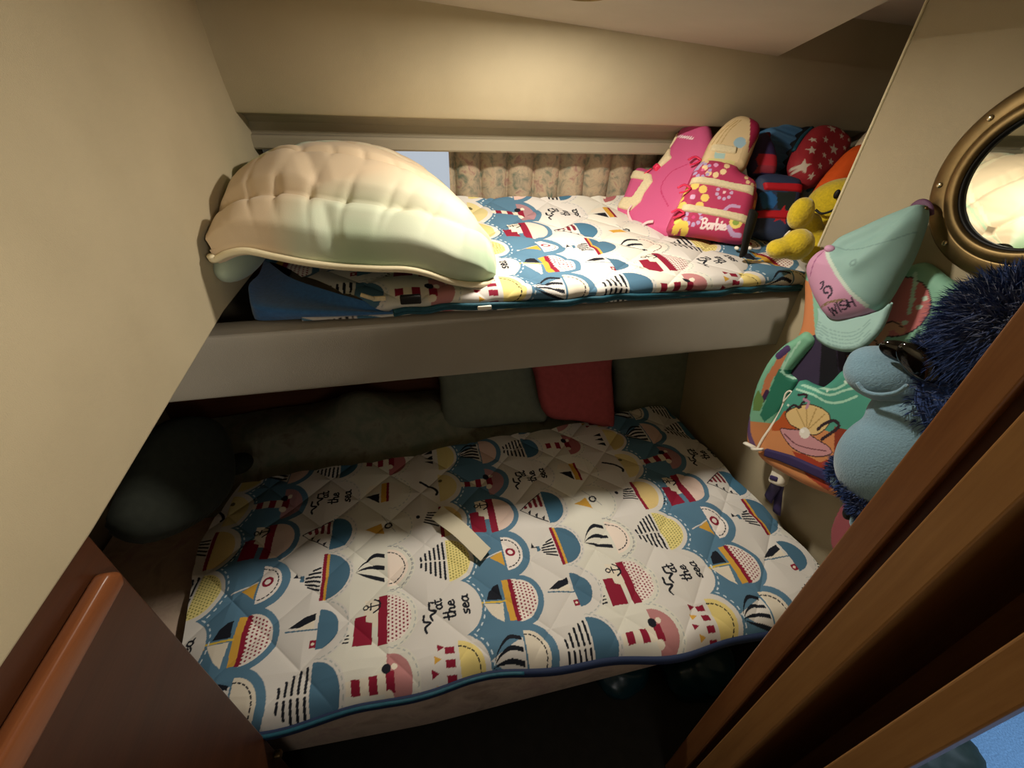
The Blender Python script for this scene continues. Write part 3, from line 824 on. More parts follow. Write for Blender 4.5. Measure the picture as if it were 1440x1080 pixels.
# ------------------------------------------------------------------ pale green comforter heaped on the upper bunk
lipx = [(286, 352, .985), (300, 357, .99), (318, 349, .985), (345, 345, .985), (385, 353, .985), (430, 362, .985), (480, 368, .99), (530, 371, .99), (570, 372, .995), (600, 378, 1.0), (640, 391, 1.01), (675, 394, 1.03), (694, 390, 1.06)]
topx = [(308, 285, 1.20), (332, 262, 1.33), (355, 243, 1.46), (385, 224, 1.55), (422, 212, 1.58), (470, 208, 1.58), (520, 211, 1.58), (560, 224, 1.58), (597, 246, 1.56), (625, 272, 1.52), (655, 312, 1.40), (680, 348, 1.25), (695, 375, 1.12)]
lip = smooth_line([onY(q[:2], q[2]) for q in lipx], 14); rid = smooth_line([onY(q[:2], q[2]) for q in topx], 14)
lip[:, 0] = np.maximum(lip[:, 0], XL + .022); rid[:, 0] = np.maximum(rid[:, 0], XL + .022)
ns, nt = len(lip), 90
tt = np.linspace(0, 1, nt); G = np.zeros((ns, nt, 3))
size = np.linalg.norm(rid - lip, axis=1)
for i in range(ns):
    d_ = rid[i] - lip[i]
    bul = np.sin(math.pi * tt ** .75) * .085 * min(1, size[i] / .35) * np.clip((lip[i, 0] - XL - .02) / .14, .0, 1) ** .7
    G[i] = lip[i] + np.outer(tt, d_); G[i, :, 2] += bul; G[i, :, 1] -= bul * .25
s_ = np.cumsum(np.concatenate([[0], np.linalg.norm(np.diff(lip, axis=0), axis=1)]))
SS, TT = np.meshgrid(s_, tt, indexing='ij'); LL = TT * np.maximum(size, .05)[:, None]
# stuffing, quilting seams and gathers
rowp = ((LL - .125) / .19 + .5) % 1 - .5
seam = np.minimum(np.abs(rowp) * .19, .035) / .035
seam2 = np.minimum(np.abs(((SS + .25 * LL + .10) / .36 + .5) % 1 - .5) * .36, .03) / .03
puff = .026 * np.minimum(seam, seam2 * .5 + .5) ** .6
phase = SS * 31 + 1.3 * np.sin(SS * 7.) + .8 * np.sin(LL * 11 + SS * 5)
crease = (1 - np.abs(np.sin(phase))) ** 2.2 * (.55 + .45 * np.sin(SS * 13 + 2)) + .6 * (1 - np.abs(np.sin(phase * 1.7 + 1 + LL * 5))) ** 3
gath = -.017 * crease * np.clip(.7 + .9 * wobble(SS, LL, 51, 10, 2, 7), .15, 1.3) * np.exp(-(np.abs(rowp) / .27) ** 1.6) * np.clip((SS - .03) / .12, .2, 1)
gath = gath + .012 * wobble(SS, LL, 31, 20, 2, 8) + .009 * wobble(SS, LL * .6, 33, 18, 9, 22)
hgt = (puff + gath) * np.clip(TT / .06, 0, 1) * np.clip((1 - TT) / .08, 0, 1) * np.clip(size / .25, .2, 1)[:, None]
du = np.gradient(G, axis=0); dv = np.gradient(G, axis=1); N = np.cross(du, dv); N /= np.linalg.norm(N, axis=2)[..., None] + 1e-9
N *= np.sign(N[..., 2:3] + 1e-9)
G2 = G + N * hgt[..., None]
# the hem turns under
under = []
for k_, (dn, inn) in enumerate(((.010, .004), (.024, .012), (.030, .040), (.020, .10), (.0, .22), (-.03, .40))):
    f = np.minimum(1, size / .35)[:, None]
    q_ = lip + np.array([0, 0, -1.]) * dn * f + np.array([0, 1., 0]) * inn * f
    under.append(q_)
full = np.concatenate([np.array(under)[::-1].transpose(1, 0, 2), G2], axis=1)
bk = []
for k_, (dy, dn) in enumerate(((.02, .02), (.035, .08), (.03, .16))):
    q_ = rid + np.array([0, dy * 1., -dn * .5]); q_[:, 2] = np.maximum(q_[:, 2], -.33); bk.append(q_)
full = np.concatenate([full, np.array(bk).transpose(1, 0, 2)], axis=1)
P2 = np.c_[np.repeat(s_, full.shape[1]), np.tile(np.linspace(0, .6, full.shape[1]), ns)]
pr = Print(P2, '#d3dabf')
mint = wobble(P2[:, 0], P2[:, 1], 44, 12, 1.5, 6); 
for lo, hi, cc in ((.02, .22, '#a6c5a2'), (-.05, -.22, '#dcc6a6')):
    f_ = np.clip((mint - lo) / (hi - lo), 0, 1)[:, None]; pr.c = pr.c * (1 - f_) + np.array(lin(cc)) * f_
for off, cc in ((.40, '#e6d8b6'), (.43, '#b4c9a6'), (.46, '#e0d2b4')):
    stripe = np.abs(P2[:, 1] - off - .05 * np.sin(P2[:, 0] * 5)); pr.c[(stripe < .009) & (P2[:, 0] > .25)] = lin(cc)
cf = thing('comforter', 'pale mint quilted comforter heaped at the left end of the upper bunk', 'comforter', (-.1, 1.25, -.40))
csh = mesh('comforter_shell', (full.reshape(-1, 3), grid_faces(*full.shape[:2])), M['comforter'], cf, col=pr.c)
mesh('piping', tube(lip + np.array([0, -.006, -.010]), .0075, 8), M['piping'], csh)
mp = thing('pillow', 'small pale green pillow tucked behind the right end of the comforter', 'pillow', onY((615, 300), 1.56))
mpc = Cushion([onY((590, 300), 1.585), onY((640, 300), 1.585), onY((610, 250), 1.60)], [(575, 246), (600, 244), (620, 254), (633, 270), (640, 292), (634, 312), (600, 316), (575, 300)], .03, .035, step=.005)
mpc.build('pillow_cover', M['comforter'], mp, '#b4c2a6', lambda pr, c: pr.poly(c.p2s([(600, 244), (612, 246), (640, 290), (628, 300)]), '#c2b8a4'))
roll = thing('bolster', 'small rolled end of mint bedding under the comforter by the left partition', 'bolster', (-.39, 1.1, -.36))
c_ = onY((312, 370), 1.05)
mesh('roll', join(ellipsoid((c_[0] + .008, 1.20, c_[2] - .012), (.042, .20, .050), n=28, m=20)), M['comforter'], roll, col=np.tile(np.array(lin('#a9b7a2')), (28 * 21, 1)))

# ------------------------------------------------------------------ pile of children's life jackets
def lj(p, ys): return [onY(p[i], ys[i]) for i in range(3)]
# plain pink jacket at the back left
pk = thing('life_jacket', 'plain bright pink life jacket with cream straps leaning at the left of the pile', 'life jacket', (.90, 1.42, -.36), 'life jackets piled on the upper bunk')
pl = [onZ((868, 310), -.365) * 1.05, onZ((925, 332), -.372) * 1.06, onY((985, 175), 1.50) * 1.03]
cu = Cushion(pl, [(985, 173), (972, 175), (957, 188), (946, 208), (934, 226), (920, 240), (900, 238), (889, 254), (877, 284), (867, 296), (862, 306), (870, 315), (886, 320), (902, 330), (925, 334), (948, 334), (962, 300), (985, 262), (1000, 226), (1003, 200), (998, 178)], .034, .035)
def paint_pink(pr, c):
    for k in range(8):     # small white lettering across the shoulder, too small to read
        o = c.p2((957 + k * 3.1, 199 + k * .5)); pr.line([o + np.array([-.002, -.003]), o + np.array([.003, .004])], .004, '#f4dfe0')
        pr.line([o + np.array([-.002, .002]), o + np.array([.003, -.002])], .003, '#f4dfe0')
    pr.curve(c.p2s([(945, 296), (935, 272), (948, 250), (972, 238)]), .003, '#b8285e')
cu.step = .003
cu.bumpf = lambda P: 0.004 * wobble(P[:, 0], P[:, 1], 66, 14, 6, 22)
cu.build('jacket_panel', M['nylon'], pk, '#cc5a88', paint_pink)
for nm, poly in (('strap', [(958, 186), (957, 200), (946, 214), (938, 212), (945, 200)]), ('strap', [(938, 212), (948, 215), (948, 224), (951, 229), (934, 243), (927, 236)]),
                 ('strap', [(895, 245), (910, 247), (922, 252), (924, 262), (912, 278), (907, 290), (892, 303), (875, 298), (873, 287), (878, 282), (895, 283), (911, 260), (890, 256)])):
    cu.patch(nm, M['cream'], pk, poly, .006, 1)
cu.patch('buckle', M['pinkplastic'], pk, [(927, 231), (936, 241), (928, 249), (918, 239)], .012)
cu.patch('buckle_tab', M['paleplastic'], pk, [(928, 235), (933, 240), (930, 243), (925, 238)], .015)
mesh('tie_cord', tube(smooth_line([cu.at(q, .007) for q in ((922, 244), (916, 250), (913, 252), (920, 247))], 4), .0025, 6), M['pinkplastic'], pk)
cu.patch('buckle', M['pinkplastic'], pk, [(874, 303), (889, 311), (888, 318), (876, 311)], .012)
cu.patch('buckle', M['pinkplastic'], pk, [(887, 320), (903, 323), (906, 331), (893, 330)], .012)
mesh('webbing_tail', tube(smooth_line([cu.at(q, .010) for q in ((896, 296), (891, 304), (893, 314), (900, 323), (908, 324), (918, 320), (926, 319))], 5), .0055, 6, flat=.4), M['paleplastic'], pk)

# printed pink jacket in front
bj = thing('life_jacket', 'pink flowered life jacket with script lettering and two wide cream straps', 'life jacket', (1.0, 1.25, -.37), 'life jackets piled on the upper bunk')
pl = [onZ((938, 331), -.372), onZ((1046, 343), -.372), onY((1040, 168), 1.43)]
body = Cushion(pl, [(938, 328), (941, 312), (950, 296), (958, 279), (967, 258), (978, 236), (992, 228), (1012, 229), (1034, 236), (1040, 244), (1057, 254), (1063, 263), (1060, 285), (1053, 312), (1047, 336), (1040, 344), (1018, 341), (990, 336), (962, 332)], .042, .04, step=.0022)
def paint_flowers(pr, c):
    def fl(q, r, cc, n, core, k=.3): pr.flower(c.p2(q), r, cc, n, core, k)
    fl((971, 284), .038, '#f0cf6e', 8, '#e0b0d0', .34); fl((1003, 240), .034, '#f3d5a0', 9, '#e5a0c8', .28); fl((1014, 278), .022, '#c9a7cc', 9, '#f3c9cf', .26)
    fl((985, 247), .022, '#b9a3cf', 9, '#e06a9a', .26); fl((972, 312), .024, '#c4a7d0', 9, '#d84a86', .28); fl((1055, 258), .022, '#efcf9a', 8, '#e06030', .3)
    fl((1030, 318), .006, '#efe08a', 5, '#7fa04a'); pr.circle(c.p2((1030, 319)), .020, '#efd878'); pr.circle(c.p2((1030, 319)), .010, '#8aa64a'); 
    for q in ((951, 318), (960, 322), (949, 326), (961, 328), (955, 321)): pr.circle(c.p2(q), .012, '#f2d45e'); 
    pr.curve(c.p2s([(988, 229), (984, 236), (978, 243)]), .012, '#b9a8cc'); pr.curve(c.p2s([(1012, 305), (1022, 297), (1034, 298)]), .010, '#c8a0c8')
    pr.curve(c.p2s([(1020, 325), (1026, 334), (1036, 336)]), .013, '#c4a4cc')
    o = c.p2((982, 326)); ex = (c.p2((1015, 329)) - o) / 3.05; ey = (c.p2((984, 314)) - o)
    letter(pr, 'Barbie', o, ex, ey * 1.05, .0062, '#f4e0de')
body.bumpf = lambda P: 0.004 * wobble(P[:, 0], P[:, 1], 64, 14, 6, 22)
body.build('front_panel', M['nylon'], bj, '#b83a60', paint_flowers)
for poly in ([(971, 255), (1000, 259), (1030, 266), (1057, 270), (1055, 282), (1030, 276), (998, 269), (967, 265)], [(958, 293), (985, 297), (1015, 303), (1050, 310), (1045, 321), (1012, 313), (982, 307), (955, 304)]):
    body.patch('strap', M['cream'], bj, poly, .007)
head = Cushion(pl, [(985, 232), (991, 214), (999, 198), (1012, 182), (1026, 170), (1040, 165), (1054, 168), (1066, 176), (1068, 188), (1062, 204), (1055, 222), (1046, 240), (1030, 242), (1005, 240)], .036, .03, step=.0025)
head.O = head.O - head.n * .004
def paint_head(pr, c):
    pr.poly(c.p2s([(986, 232), (992, 214), (1000, 198), (1014, 181), (1028, 170), (1044, 168), (1051, 178), (1050, 200), (1040, 216), (1033, 236)]), '#e0c79a')
    pr.poly(c.p2s([(1050, 170), (1070, 178), (1064, 196), (1048, 222), (1050, 196)]), '#9e2348')
    for k in range(3): pr.curve(c.p2s([(998 + 6 * k, 210), (1012 + 5 * k, 192), (1030 + 4 * k, 178)]), .003, '#c4a66e')
    pr.circle(c.p2((1036, 209)), .018, '#9fc0cf'); pr.poly(c.p2s([(1002, 222), (1016, 224), (1015, 231), (1001, 230)]), '#a8c8c4'); pr.poly(c.p2s([(992, 229), (1030, 234), (1028, 240), (994, 238)]), '#d8cf8c')
head.build('collar_panel', M['nylon'], bj, '#cfb58a', paint_head, '#b8a888')
head.patch('strap', M['cream'], bj, [(998, 210), (1015, 212), (1033, 215), (1031, 225), (1012, 223), (995, 220)], .006)
for q in ((974, 222), (957, 268), (948, 303)):
    p0 = body.at((q[0] + 12, q[1] + 4), .004); e1 = body.e1; e2 = body.e2
    mesh('ribbon_tie', join(tube(smooth_line([p0, p0 - e1 * .022 + e2 * .010, p0 - e1 * .042 - e2 * .002], 5), .0065, 6, flat=.5), tube(smooth_line([p0, p0 - e1 * .016 - e2 * .012, p0 - e1 * .034 - e2 * .018], 5), .005, 6, flat=.5)), M['pinkplastic'], bj)
bj_side = Cushion(pl, [(1058, 262), (1068, 270), (1062, 300), (1054, 330), (1044, 340), (1050, 312), (1056, 284)], .018, .015, step=.004)
bj_side.O = bj_side.O - bj_side.n * .02
bj_side.build('side_panel', M['nylon'], bj, '#b5654a', lambda pr, c: [pr.circle(c.p2((1058, 290 + 12 * k)), .012, '#e0a060') for k in range(4)])

# navy jacket with red straps
nj = thing('life_jacket', 'navy life jacket with red straps and red star beside the yellow plush', 'life jacket', (1.2, 1.25, -.36), 'life jackets piled on the upper bunk')
pl = [onZ((1058, 332), -.372), onZ((1112, 336), -.372), onY((1090, 200), 1.40)]
nb = Cushion(pl, [(1052, 330), (1056, 300), (1058, 270), (1062, 250), (1085, 245), (1115, 250), (1125, 258), (1124, 280), (1116, 305), (1108, 330), (1100, 340), (1075, 338), (1060, 334)], .036, .035, step=.003)
def paint_navy(pr, c):
    pr.poly(c.p2s([(1062, 275), (1078, 274), (1088, 285), (1080, 297), (1066, 297)]), '#2f6aa5')
    pr.poly(c.p2s([(1085, 274), (1112, 275), (1108, 300), (1086, 298)]), '#25302c')
    pr.star(c.p2((1092, 306)), .034, '#c22a34', .1)
nb.bumpf = lambda P: 0.004 * wobble(P[:, 0], P[:, 1], 65, 14, 6, 22)
nb.build('front_panel', M['nylon'], nj, '#36425e', paint_navy)
nb.patch('strap', M['redweb'], nj, [(1066, 261), (1123, 263), (1122, 275), (1068, 272)], .006); nb.patch('strap', M['redweb'], nj, [(1057, 299), (1110, 300), (1106, 312), (1056, 310)], .005)
nh = Cushion(pl, [(1056, 248), (1052, 230), (1060, 205), (1075, 185), (1088, 200), (1094, 225), (1090, 246), (1072, 248)], .030, .03, step=.003)
nh.O = nh.O - nh.n * .012
nh.build('collar_panel', M['nylon'], nj, '#3a2f55', lambda pr, c: (pr.poly(c.p2s([(1058, 228), (1062, 221), (1090, 222), (1092, 240), (1062, 240)]), '#c23040'), pr.poly(c.p2s([(1056, 246), (1062, 236), (1090, 238), (1088, 247)]), '#a03a48')))
# dark red pouch between
dr = Cushion([p + np.array([.0, .02, 0]) for p in pl], [(1060, 200), (1074, 188), (1082, 186), (1083, 196), (1074, 210), (1064, 214)], .022, .018, step=.004)
dr.build('collar_flap', M['nylon'], nj, '#6a1826')
nb.patch('webbing', M['blackweb'], nj, [(1048, 300), (1056, 300), (1050, 336), (1040, 336)], .006)

# ribbed blue jacket behind, with black edge
rj = thing('life_jacket', 'ribbed steel blue life jacket with black edge at the back of the pile', 'life jacket', (1.36, 1.5, -.3), 'life jackets piled on the upper bunk')
pl = [onZ((1070, 262), -.34), onZ((1120, 262), -.34), onY((1100, 172), 1.54)]
pl[0][1] = max(pl[0][1], 1.45)
rb = Cushion([onY((1070, 262), 1.46), onY((1120, 262), 1.46), onY((1100, 172), 1.53)], [(1066, 200), (1072, 180), (1085, 172), (1108, 170), (1122, 176), (1125, 190), (1112, 215), (1104, 245), (1098, 262), (1075, 262), (1068, 235)], .035, .03, step=.003)
def ribs(P): return .006 * np.sin((P[:, 1] + .25 * P[:, 0]) * 190)
rb.bumpf = ribs
rb.build('ribbed_panel', M['nylon'], rj, '#5a8ab2', lambda pr, c: pr.poly(c.p2s([(1112, 168), (1130, 172), (1126, 195), (1112, 220), (1106, 215), (1116, 190)]), '#2e4d66'))
eb = Cushion([onY((1100, 262), 1.44), onY((1140, 262), 1.44), onY((1120, 172), 1.50)], [(1122, 184), (1131, 178), (1138, 180), (1120, 205), (1108, 238), (1100, 262), (1088, 262), (1096, 235), (1108, 205)], .022, .018, step=.004)
eb.build('black_edge', M['nylon'], rj, '#141518')

# red cushion jacket with white stars
sj = thing('life_jacket', 'dark red life jacket printed with white stars beneath the dark corner', 'life jacket', (1.5, 1.4, -.36), 'life jackets piled on the upper bunk')
pl = [onY((1108, 250), 1.34), onY((1160, 262), 1.34), onY((1150, 180), 1.46)]
sc = Cushion(pl, [(1112, 235), (1116, 215), (1128, 195), (1142, 181), (1158, 180), (1172, 186), (1184, 198), (1186, 215), (1176, 236), (1160, 254), (1138, 266), (1122, 258)], .046, .045, step=.0024)
def paint_stars(pr, c):
    for x, y, r in ((1153, 191, .024), (1129, 205, .016), (1143, 207, .017), (1125, 221, .021), (1154, 220, .026), (1117, 241, .028), (1141, 228, .014), (1135, 243, .015), (1150, 237, .017), (1165, 202, .014), (1169, 218, .012), (1175, 207, .010), (1127, 255, .014), (1168, 194, .015)):
        pr.star(c.p2((x, y)), r * .85, '#e2d2bd', .25)
sc.build('star_panel', M['nylon'], sj, '#b0323a', paint_stars)
mesh('edge_piping', tube(smooth_line([sc.at(q, .0) for q in ((1186, 222), (1174, 242), (1158, 258), (1136, 268))], 6), .006, 8), M['zip'], sj)
mesh('edge_piping', tube(smooth_line([sc.at(q, .0) for q in ((1142, 180), (1128, 193), (1116, 212))], 6), .007, 8), M['zip'], sj)

# orange and navy jacket behind the plush
oj = thing('life_jacket', 'bright orange life jacket with navy base behind the yellow plush', 'life jacket', (1.55, 1.25, -.36), 'life jackets piled on the upper bunk')
pl = [onZ((1140, 292), -.36), onZ((1210, 300), -.36), onY((1215, 205), 1.22)]
pl[0] = onY((1140, 292), 1.19); pl[1] = onY((1210, 300), 1.17); pl[2] = onY((1215, 205), 1.24)
oc = Cushion(pl, [(1135, 296), (1140, 280), (1158, 252), (1180, 226), (1200, 207), (1222, 202), (1250, 206), (1262, 230), (1250, 275), (1225, 300), (1180, 305)], .05, .05, step=.004)
oc.build('float_panel', M['nylon'], oj, '#e35a1e', lambda pr, c: pr.poly(c.p2s([(1120, 310), (1138, 270), (1150, 267), (1168, 268), (1190, 285), (1200, 320)]), '#22304e'))
# pale cushion above it, half hidden by the right partition
pc = thing('cushion', 'pale beige cushion standing above the orange life jacket behind partition', 'cushion', (1.62, 1.3, -.3))
cc = Cushion([onY((1200, 215), 1.27), onY((1240, 215), 1.25), onY((1230, 150), 1.33)], [(1202, 207), (1214, 190), (1232, 174), (1252, 158), (1275, 150), (1285, 180), (1275, 225), (1240, 225), (1215, 212)], .03, .03, step=.005)
cc.build('cushion_cover', M['nylon'], pc, '#cdbb9d')

# black strap with white clip hanging over the quilt front
bs = thing('strap', 'short black webbing strap with white edge lying at quilt corner', 'strap', (1.05, 1.05, -.39))
a_, b2, c2 = onY((1060, 298), 1.12), onY((1052, 328), 1.09), onZ((1045, 358), -.375)
mesh('webbing', tube(smooth_line([a_, b2, c2], 6), .020, 8, flat=.45, upv=(.3, -.8, .5)), M['blackweb'], bs)
for dx in (-10, 8):
    q_ = onZ((1046 + dx, 349), -.378); mesh('clip', ellipsoid(q_, (.006, .010, .006), n=10, m=8), M['white'], bs)

# ------------------------------------------------------------------ yellow plush (built as one stuffed body)
def blob(name, parts, mat, parent, voxel=.008, sm=6):
    V, F = join(*parts)
    o = mesh(name, (V, F), mat, parent)
    r = o.modifiers.new('join', 'REMESH'); r.mode = 'VOXEL'; r.voxel_size = voxel * S; r.use_smooth_shade = True
    s_ = o.modifiers.new('soft', 'SMOOTH'); s_.iterations = sm; s_.factor = .5
    return o
def rotz(a): return np.array([[math.cos(a), -math.sin(a), 0], [math.sin(a), math.cos(a), 0], [0, 0, 1]])
def basis(d):
    """columns: right, away, up as seen along direction d"""
    d = np.array([d[0], d[1], 0.]); d /= np.linalg.norm(d); return np.array([[d[1], d[0], 0], [-d[0], d[1], 0], [0, 0, 1.]])
yp = thing('plush_toy', 'yellow stuffed toy with stitched smile and dot eye on the upper bunk', 'soft toy', onZ((1130, 360), -.385))
yh = onY((1187, 291), 1.10); yt = onY((1152, 332), 1.08)
RB = basis(yh)
hd = ellipsoid(yh, (.105, .075, .082), RB); 
parts = [hd, ellipsoid(onY((1160, 338), 1.07), (.066, .060, .058), RB), ellipsoid(onY((1166, 345), 1.05), (.075, .065, .058), RB), ellipsoid(onY((1146, 338), 1.05), (.046, .05, .046), RB),
         ellipsoid(onY((1126, 300), 1.06), (.034, .034, .046), RB), ellipsoid(onY((1137, 318), 1.06), (.034, .034, .040), RB),
         ellipsoid(onY((1121, 344), .99), (.043, .046, .044), RB), ellipsoid(onY((1096, 350), 1.00), (.036, .036, .028), RB), ellipsoid(onY((1146, 352), 1.03), (.05, .05, .042), RB),
         ellipsoid(onY((1196, 330), 1.06), (.040, .036, .050), RB)]
yb_ = blob('plush_body', parts, M['yellow'], yp)
def on_ell(c, r, Rm, px_):
    """front point of an ellipsoid along a sight line"""
    d = ray(*px_); o = (np.zeros(3) - c) @ Rm / r; dd = d @ Rm / r
    A, B, C_ = dd @ dd, 2 * o @ dd, o @ o - 1; D_ = max(B * B - 4 * A * C_, 0); return d * ((-B - math.sqrt(D_)) / (2 * A))
rr_ = np.array([.105, .075, .082])
mesh('eye', ellipsoid(on_ell(yh, rr_, RB, (1177, 273)) * .992, (.008, .006, .013), RB, 14, 10), M['thread'], yp)
mesh('smile', tube(smooth_line([on_ell(yh, rr_, RB, q) * .988 for q in ((1147, 295), (1154, 300), (1163, 299), (1174, 294), (1184, 286))], 5), .0036, 6), M['thread'], yp)
tg = onZ((1107, 334), -.35)
tl = thing('ribbon_loop', 'small white ribbon loop lying behind the yellow plush foot', 'ribbon', tg)
mesh('ribbon', tube(smooth_line([onY(q, 1.10) for q in ((1104, 338), (1103, 333), (1108, 327), (1111, 325), (1108, 333), (1104, 337))], 6), .0035, 6, flat=.5), M['white'], tl)

# ------------------------------------------------------------------ porthole mirror on the right partition
mc = np.array([XR, .605, -.090]); nx_ = (-1, 0, 0)
mr = thing('mirror', 'round brass porthole mirror screwed to the right partition', 'mirror', mc)
orng = mesh('outer_ring', lathe([(.186, 0), (.186, .008), (.180, .013), (.155, .015), (.151, .014), (.149, .004), (.149, 0)], mc, nx_, 96), M['brass'], mr)
mesh('inner_ring', lathe([(.150, .002), (.150, .018), (.146, .023), (.132, .025), (.128, .022), (.126, .010), (.126, .004)], mc, nx_, 96), M['brass'], mr)
mesh('gasket', lathe([(.128, .004), (.128, .016), (.122, .016), (.121, .006), (.121, .004)], mc, nx_, 96), M['black'], mr)
mesh('mirror_glass', lathe([(.0001, .008), (.06, .008), (.123, .008)], mc, nx_, 96), M['mirror'], mr)
for k in range(8):
    a = math.pi / 8 + 2 * math.pi * k / 8 + .18
    mesh('screw', ellipsoid(mc + np.array([-.0155, .168 * math.cos(a), .168 * math.sin(a)]), (.003, .006, .006), n=12, m=8), M['screw'], orng)

# ------------------------------------------------------------------ child's cap hanging by its strap
cp = thing('cap', 'pale teal cap with pink printed front hanging beside the porthole mirror', 'cap', onX((1200, 420), 1.08))
pl = [onX((1165, 350), 1.065), onX((1290, 300), 1.115), onX((1200, 440), 1.045)]
cr = Cushion(pl, [(1137, 384), (1142, 368), (1155, 355), (1170, 348), (1186, 334), (1212, 322), (1242, 308), (1268, 297), (1290, 289), (1304, 290), (1307, 305), (1301, 328), (1286, 366), (1270, 394), (1256, 418), (1240, 438), (1210, 448), (1182, 452), (1165, 446), (1152, 428), (1143, 408)], .055, .075, step=.0024, backT=.01)
CAP, CAPPINK = '#8fb3ab', '#c893b0'
def paint_cap(pr, c):
    pr.poly(c.p2s([(1130, 384), (1150, 358), (1168, 350), (1178, 368), (1192, 392), (1208, 414), (1226, 432), (1236, 440), (1200, 462), (1165, 462), (1140, 420)]), CAPPINK)
    pr.line(c.p2s([(1172, 352), (1181, 370), (1195, 394), (1211, 416), (1229, 434)]), .008, '#c3d4c6')
    pr.line(c.p2s([(1172, 352), (1164, 366), (1151, 392)]), .0035, '#a06088')
    pr.curve(c.p2s([(1174, 350), (1215, 358), (1258, 350), (1296, 330)]), .003, '#7c9d97')
    pr.circle(c.p2((1219, 378)), .009, '#7a9a94', .004)
    pr.curve(c.p2s([(1168, 404), (1173, 402), (1172, 408), (1168, 412)]), .0045, '#3a3242')
    pr.curve(c.p2s([(1180, 424), (1186, 416), (1182, 409), (1174, 411), (1174, 417), (1180, 417)]), .005, '#3a3242')
    o = c.p2((1178, 447)); ex = (c.p2((1217, 433)) - o) / 2.95; ey = (c.p2((1176, 437)) - o)
    letter(pr, 'WISH', o, ex, ey, .0036, '#2c2635')
    for k in range(3): pr.curve(c.p2s([(1160 + 6 * k, 436 - k), (1175 + 7 * k, 430 - k), (1192 + 6 * k, 430 - 2 * k)]), .0026, '#8f7a58')
def cap_folds(P):
    d1 = seg_dist(P, c_l1); d2 = seg_dist(P, c_l2)
    return -.026 * np.exp(-(d1 / .022) ** 2) + .010 * np.exp(-(d2 / .02) ** 2) + .003 * wobble(P[:, 0], P[:, 1], 9, 10, 8, 22)
c_l1 = cr.p2s([(1284, 302), (1245, 330), (1200, 350)]); c_l2 = cr.p2s([(1288, 322), (1255, 356), (1222, 380)])
cr.bumpf = cap_folds
cr.build('crown', M['nylon'], cp, CAP, paint_cap)
bpl = [onX((1150, 440), 1.045), onX((1245, 430), 1.05), onX((1190, 492), 1.005)]
br = Cushion(bpl, [(1152, 432), (1150, 452), (1147, 474), (1160, 486), (1178, 493), (1194, 495), (1212, 491), (1230, 476), (1244, 458), (1256, 424), (1240, 436), (1205, 446), (1175, 448)], .010, .012, step=.003)
def paint_brim(pr, c):
    for k in range(5):
        f = k / 5.
        pr.curve(c.p2s([(1152, 470 - 5 * k), (1164, 482 - 5 * k), (1180, 488 - 5 * k), (1196, 490 - 5 * k), (1211, 486 - 5 * k), (1228, 471 - 5 * k)]), .0022, '#86a8a2')
br.build('brim', M['nylon'], cp, '#9cc0b8', paint_brim)
mesh('button', ellipsoid(onX((1167, 350), 1.03), (.010, .014, .009), n=16, m=10), mat_plain('pink_button', '#c796b4', bstr=.1), cp)
st = smooth_line([onX(q, 1.135) for q in ((1283, 296), (1290, 289), (1298, 288), (1304, 294), (1305, 304))], 6)
mesh('back_strap', tube(st, .012, 8, flat=.4, upv=(1, 0, 0)), mat_plain('plum_strap', '#6d4a66', bstr=.1), cp)
hk = thing('hook', 'small brass hook by the mirror rim holding the cap and vest', 'hook', onX((1303, 293), XR))
mesh('hook_stem', tube(smooth_line([onX((1306, 287), XR + .002), onX((1304, 289), XR - .03), onX((1303, 297), XR - .045), onX((1302, 292), XR - .06)], 5), .004, 8), M['brass'], hk)

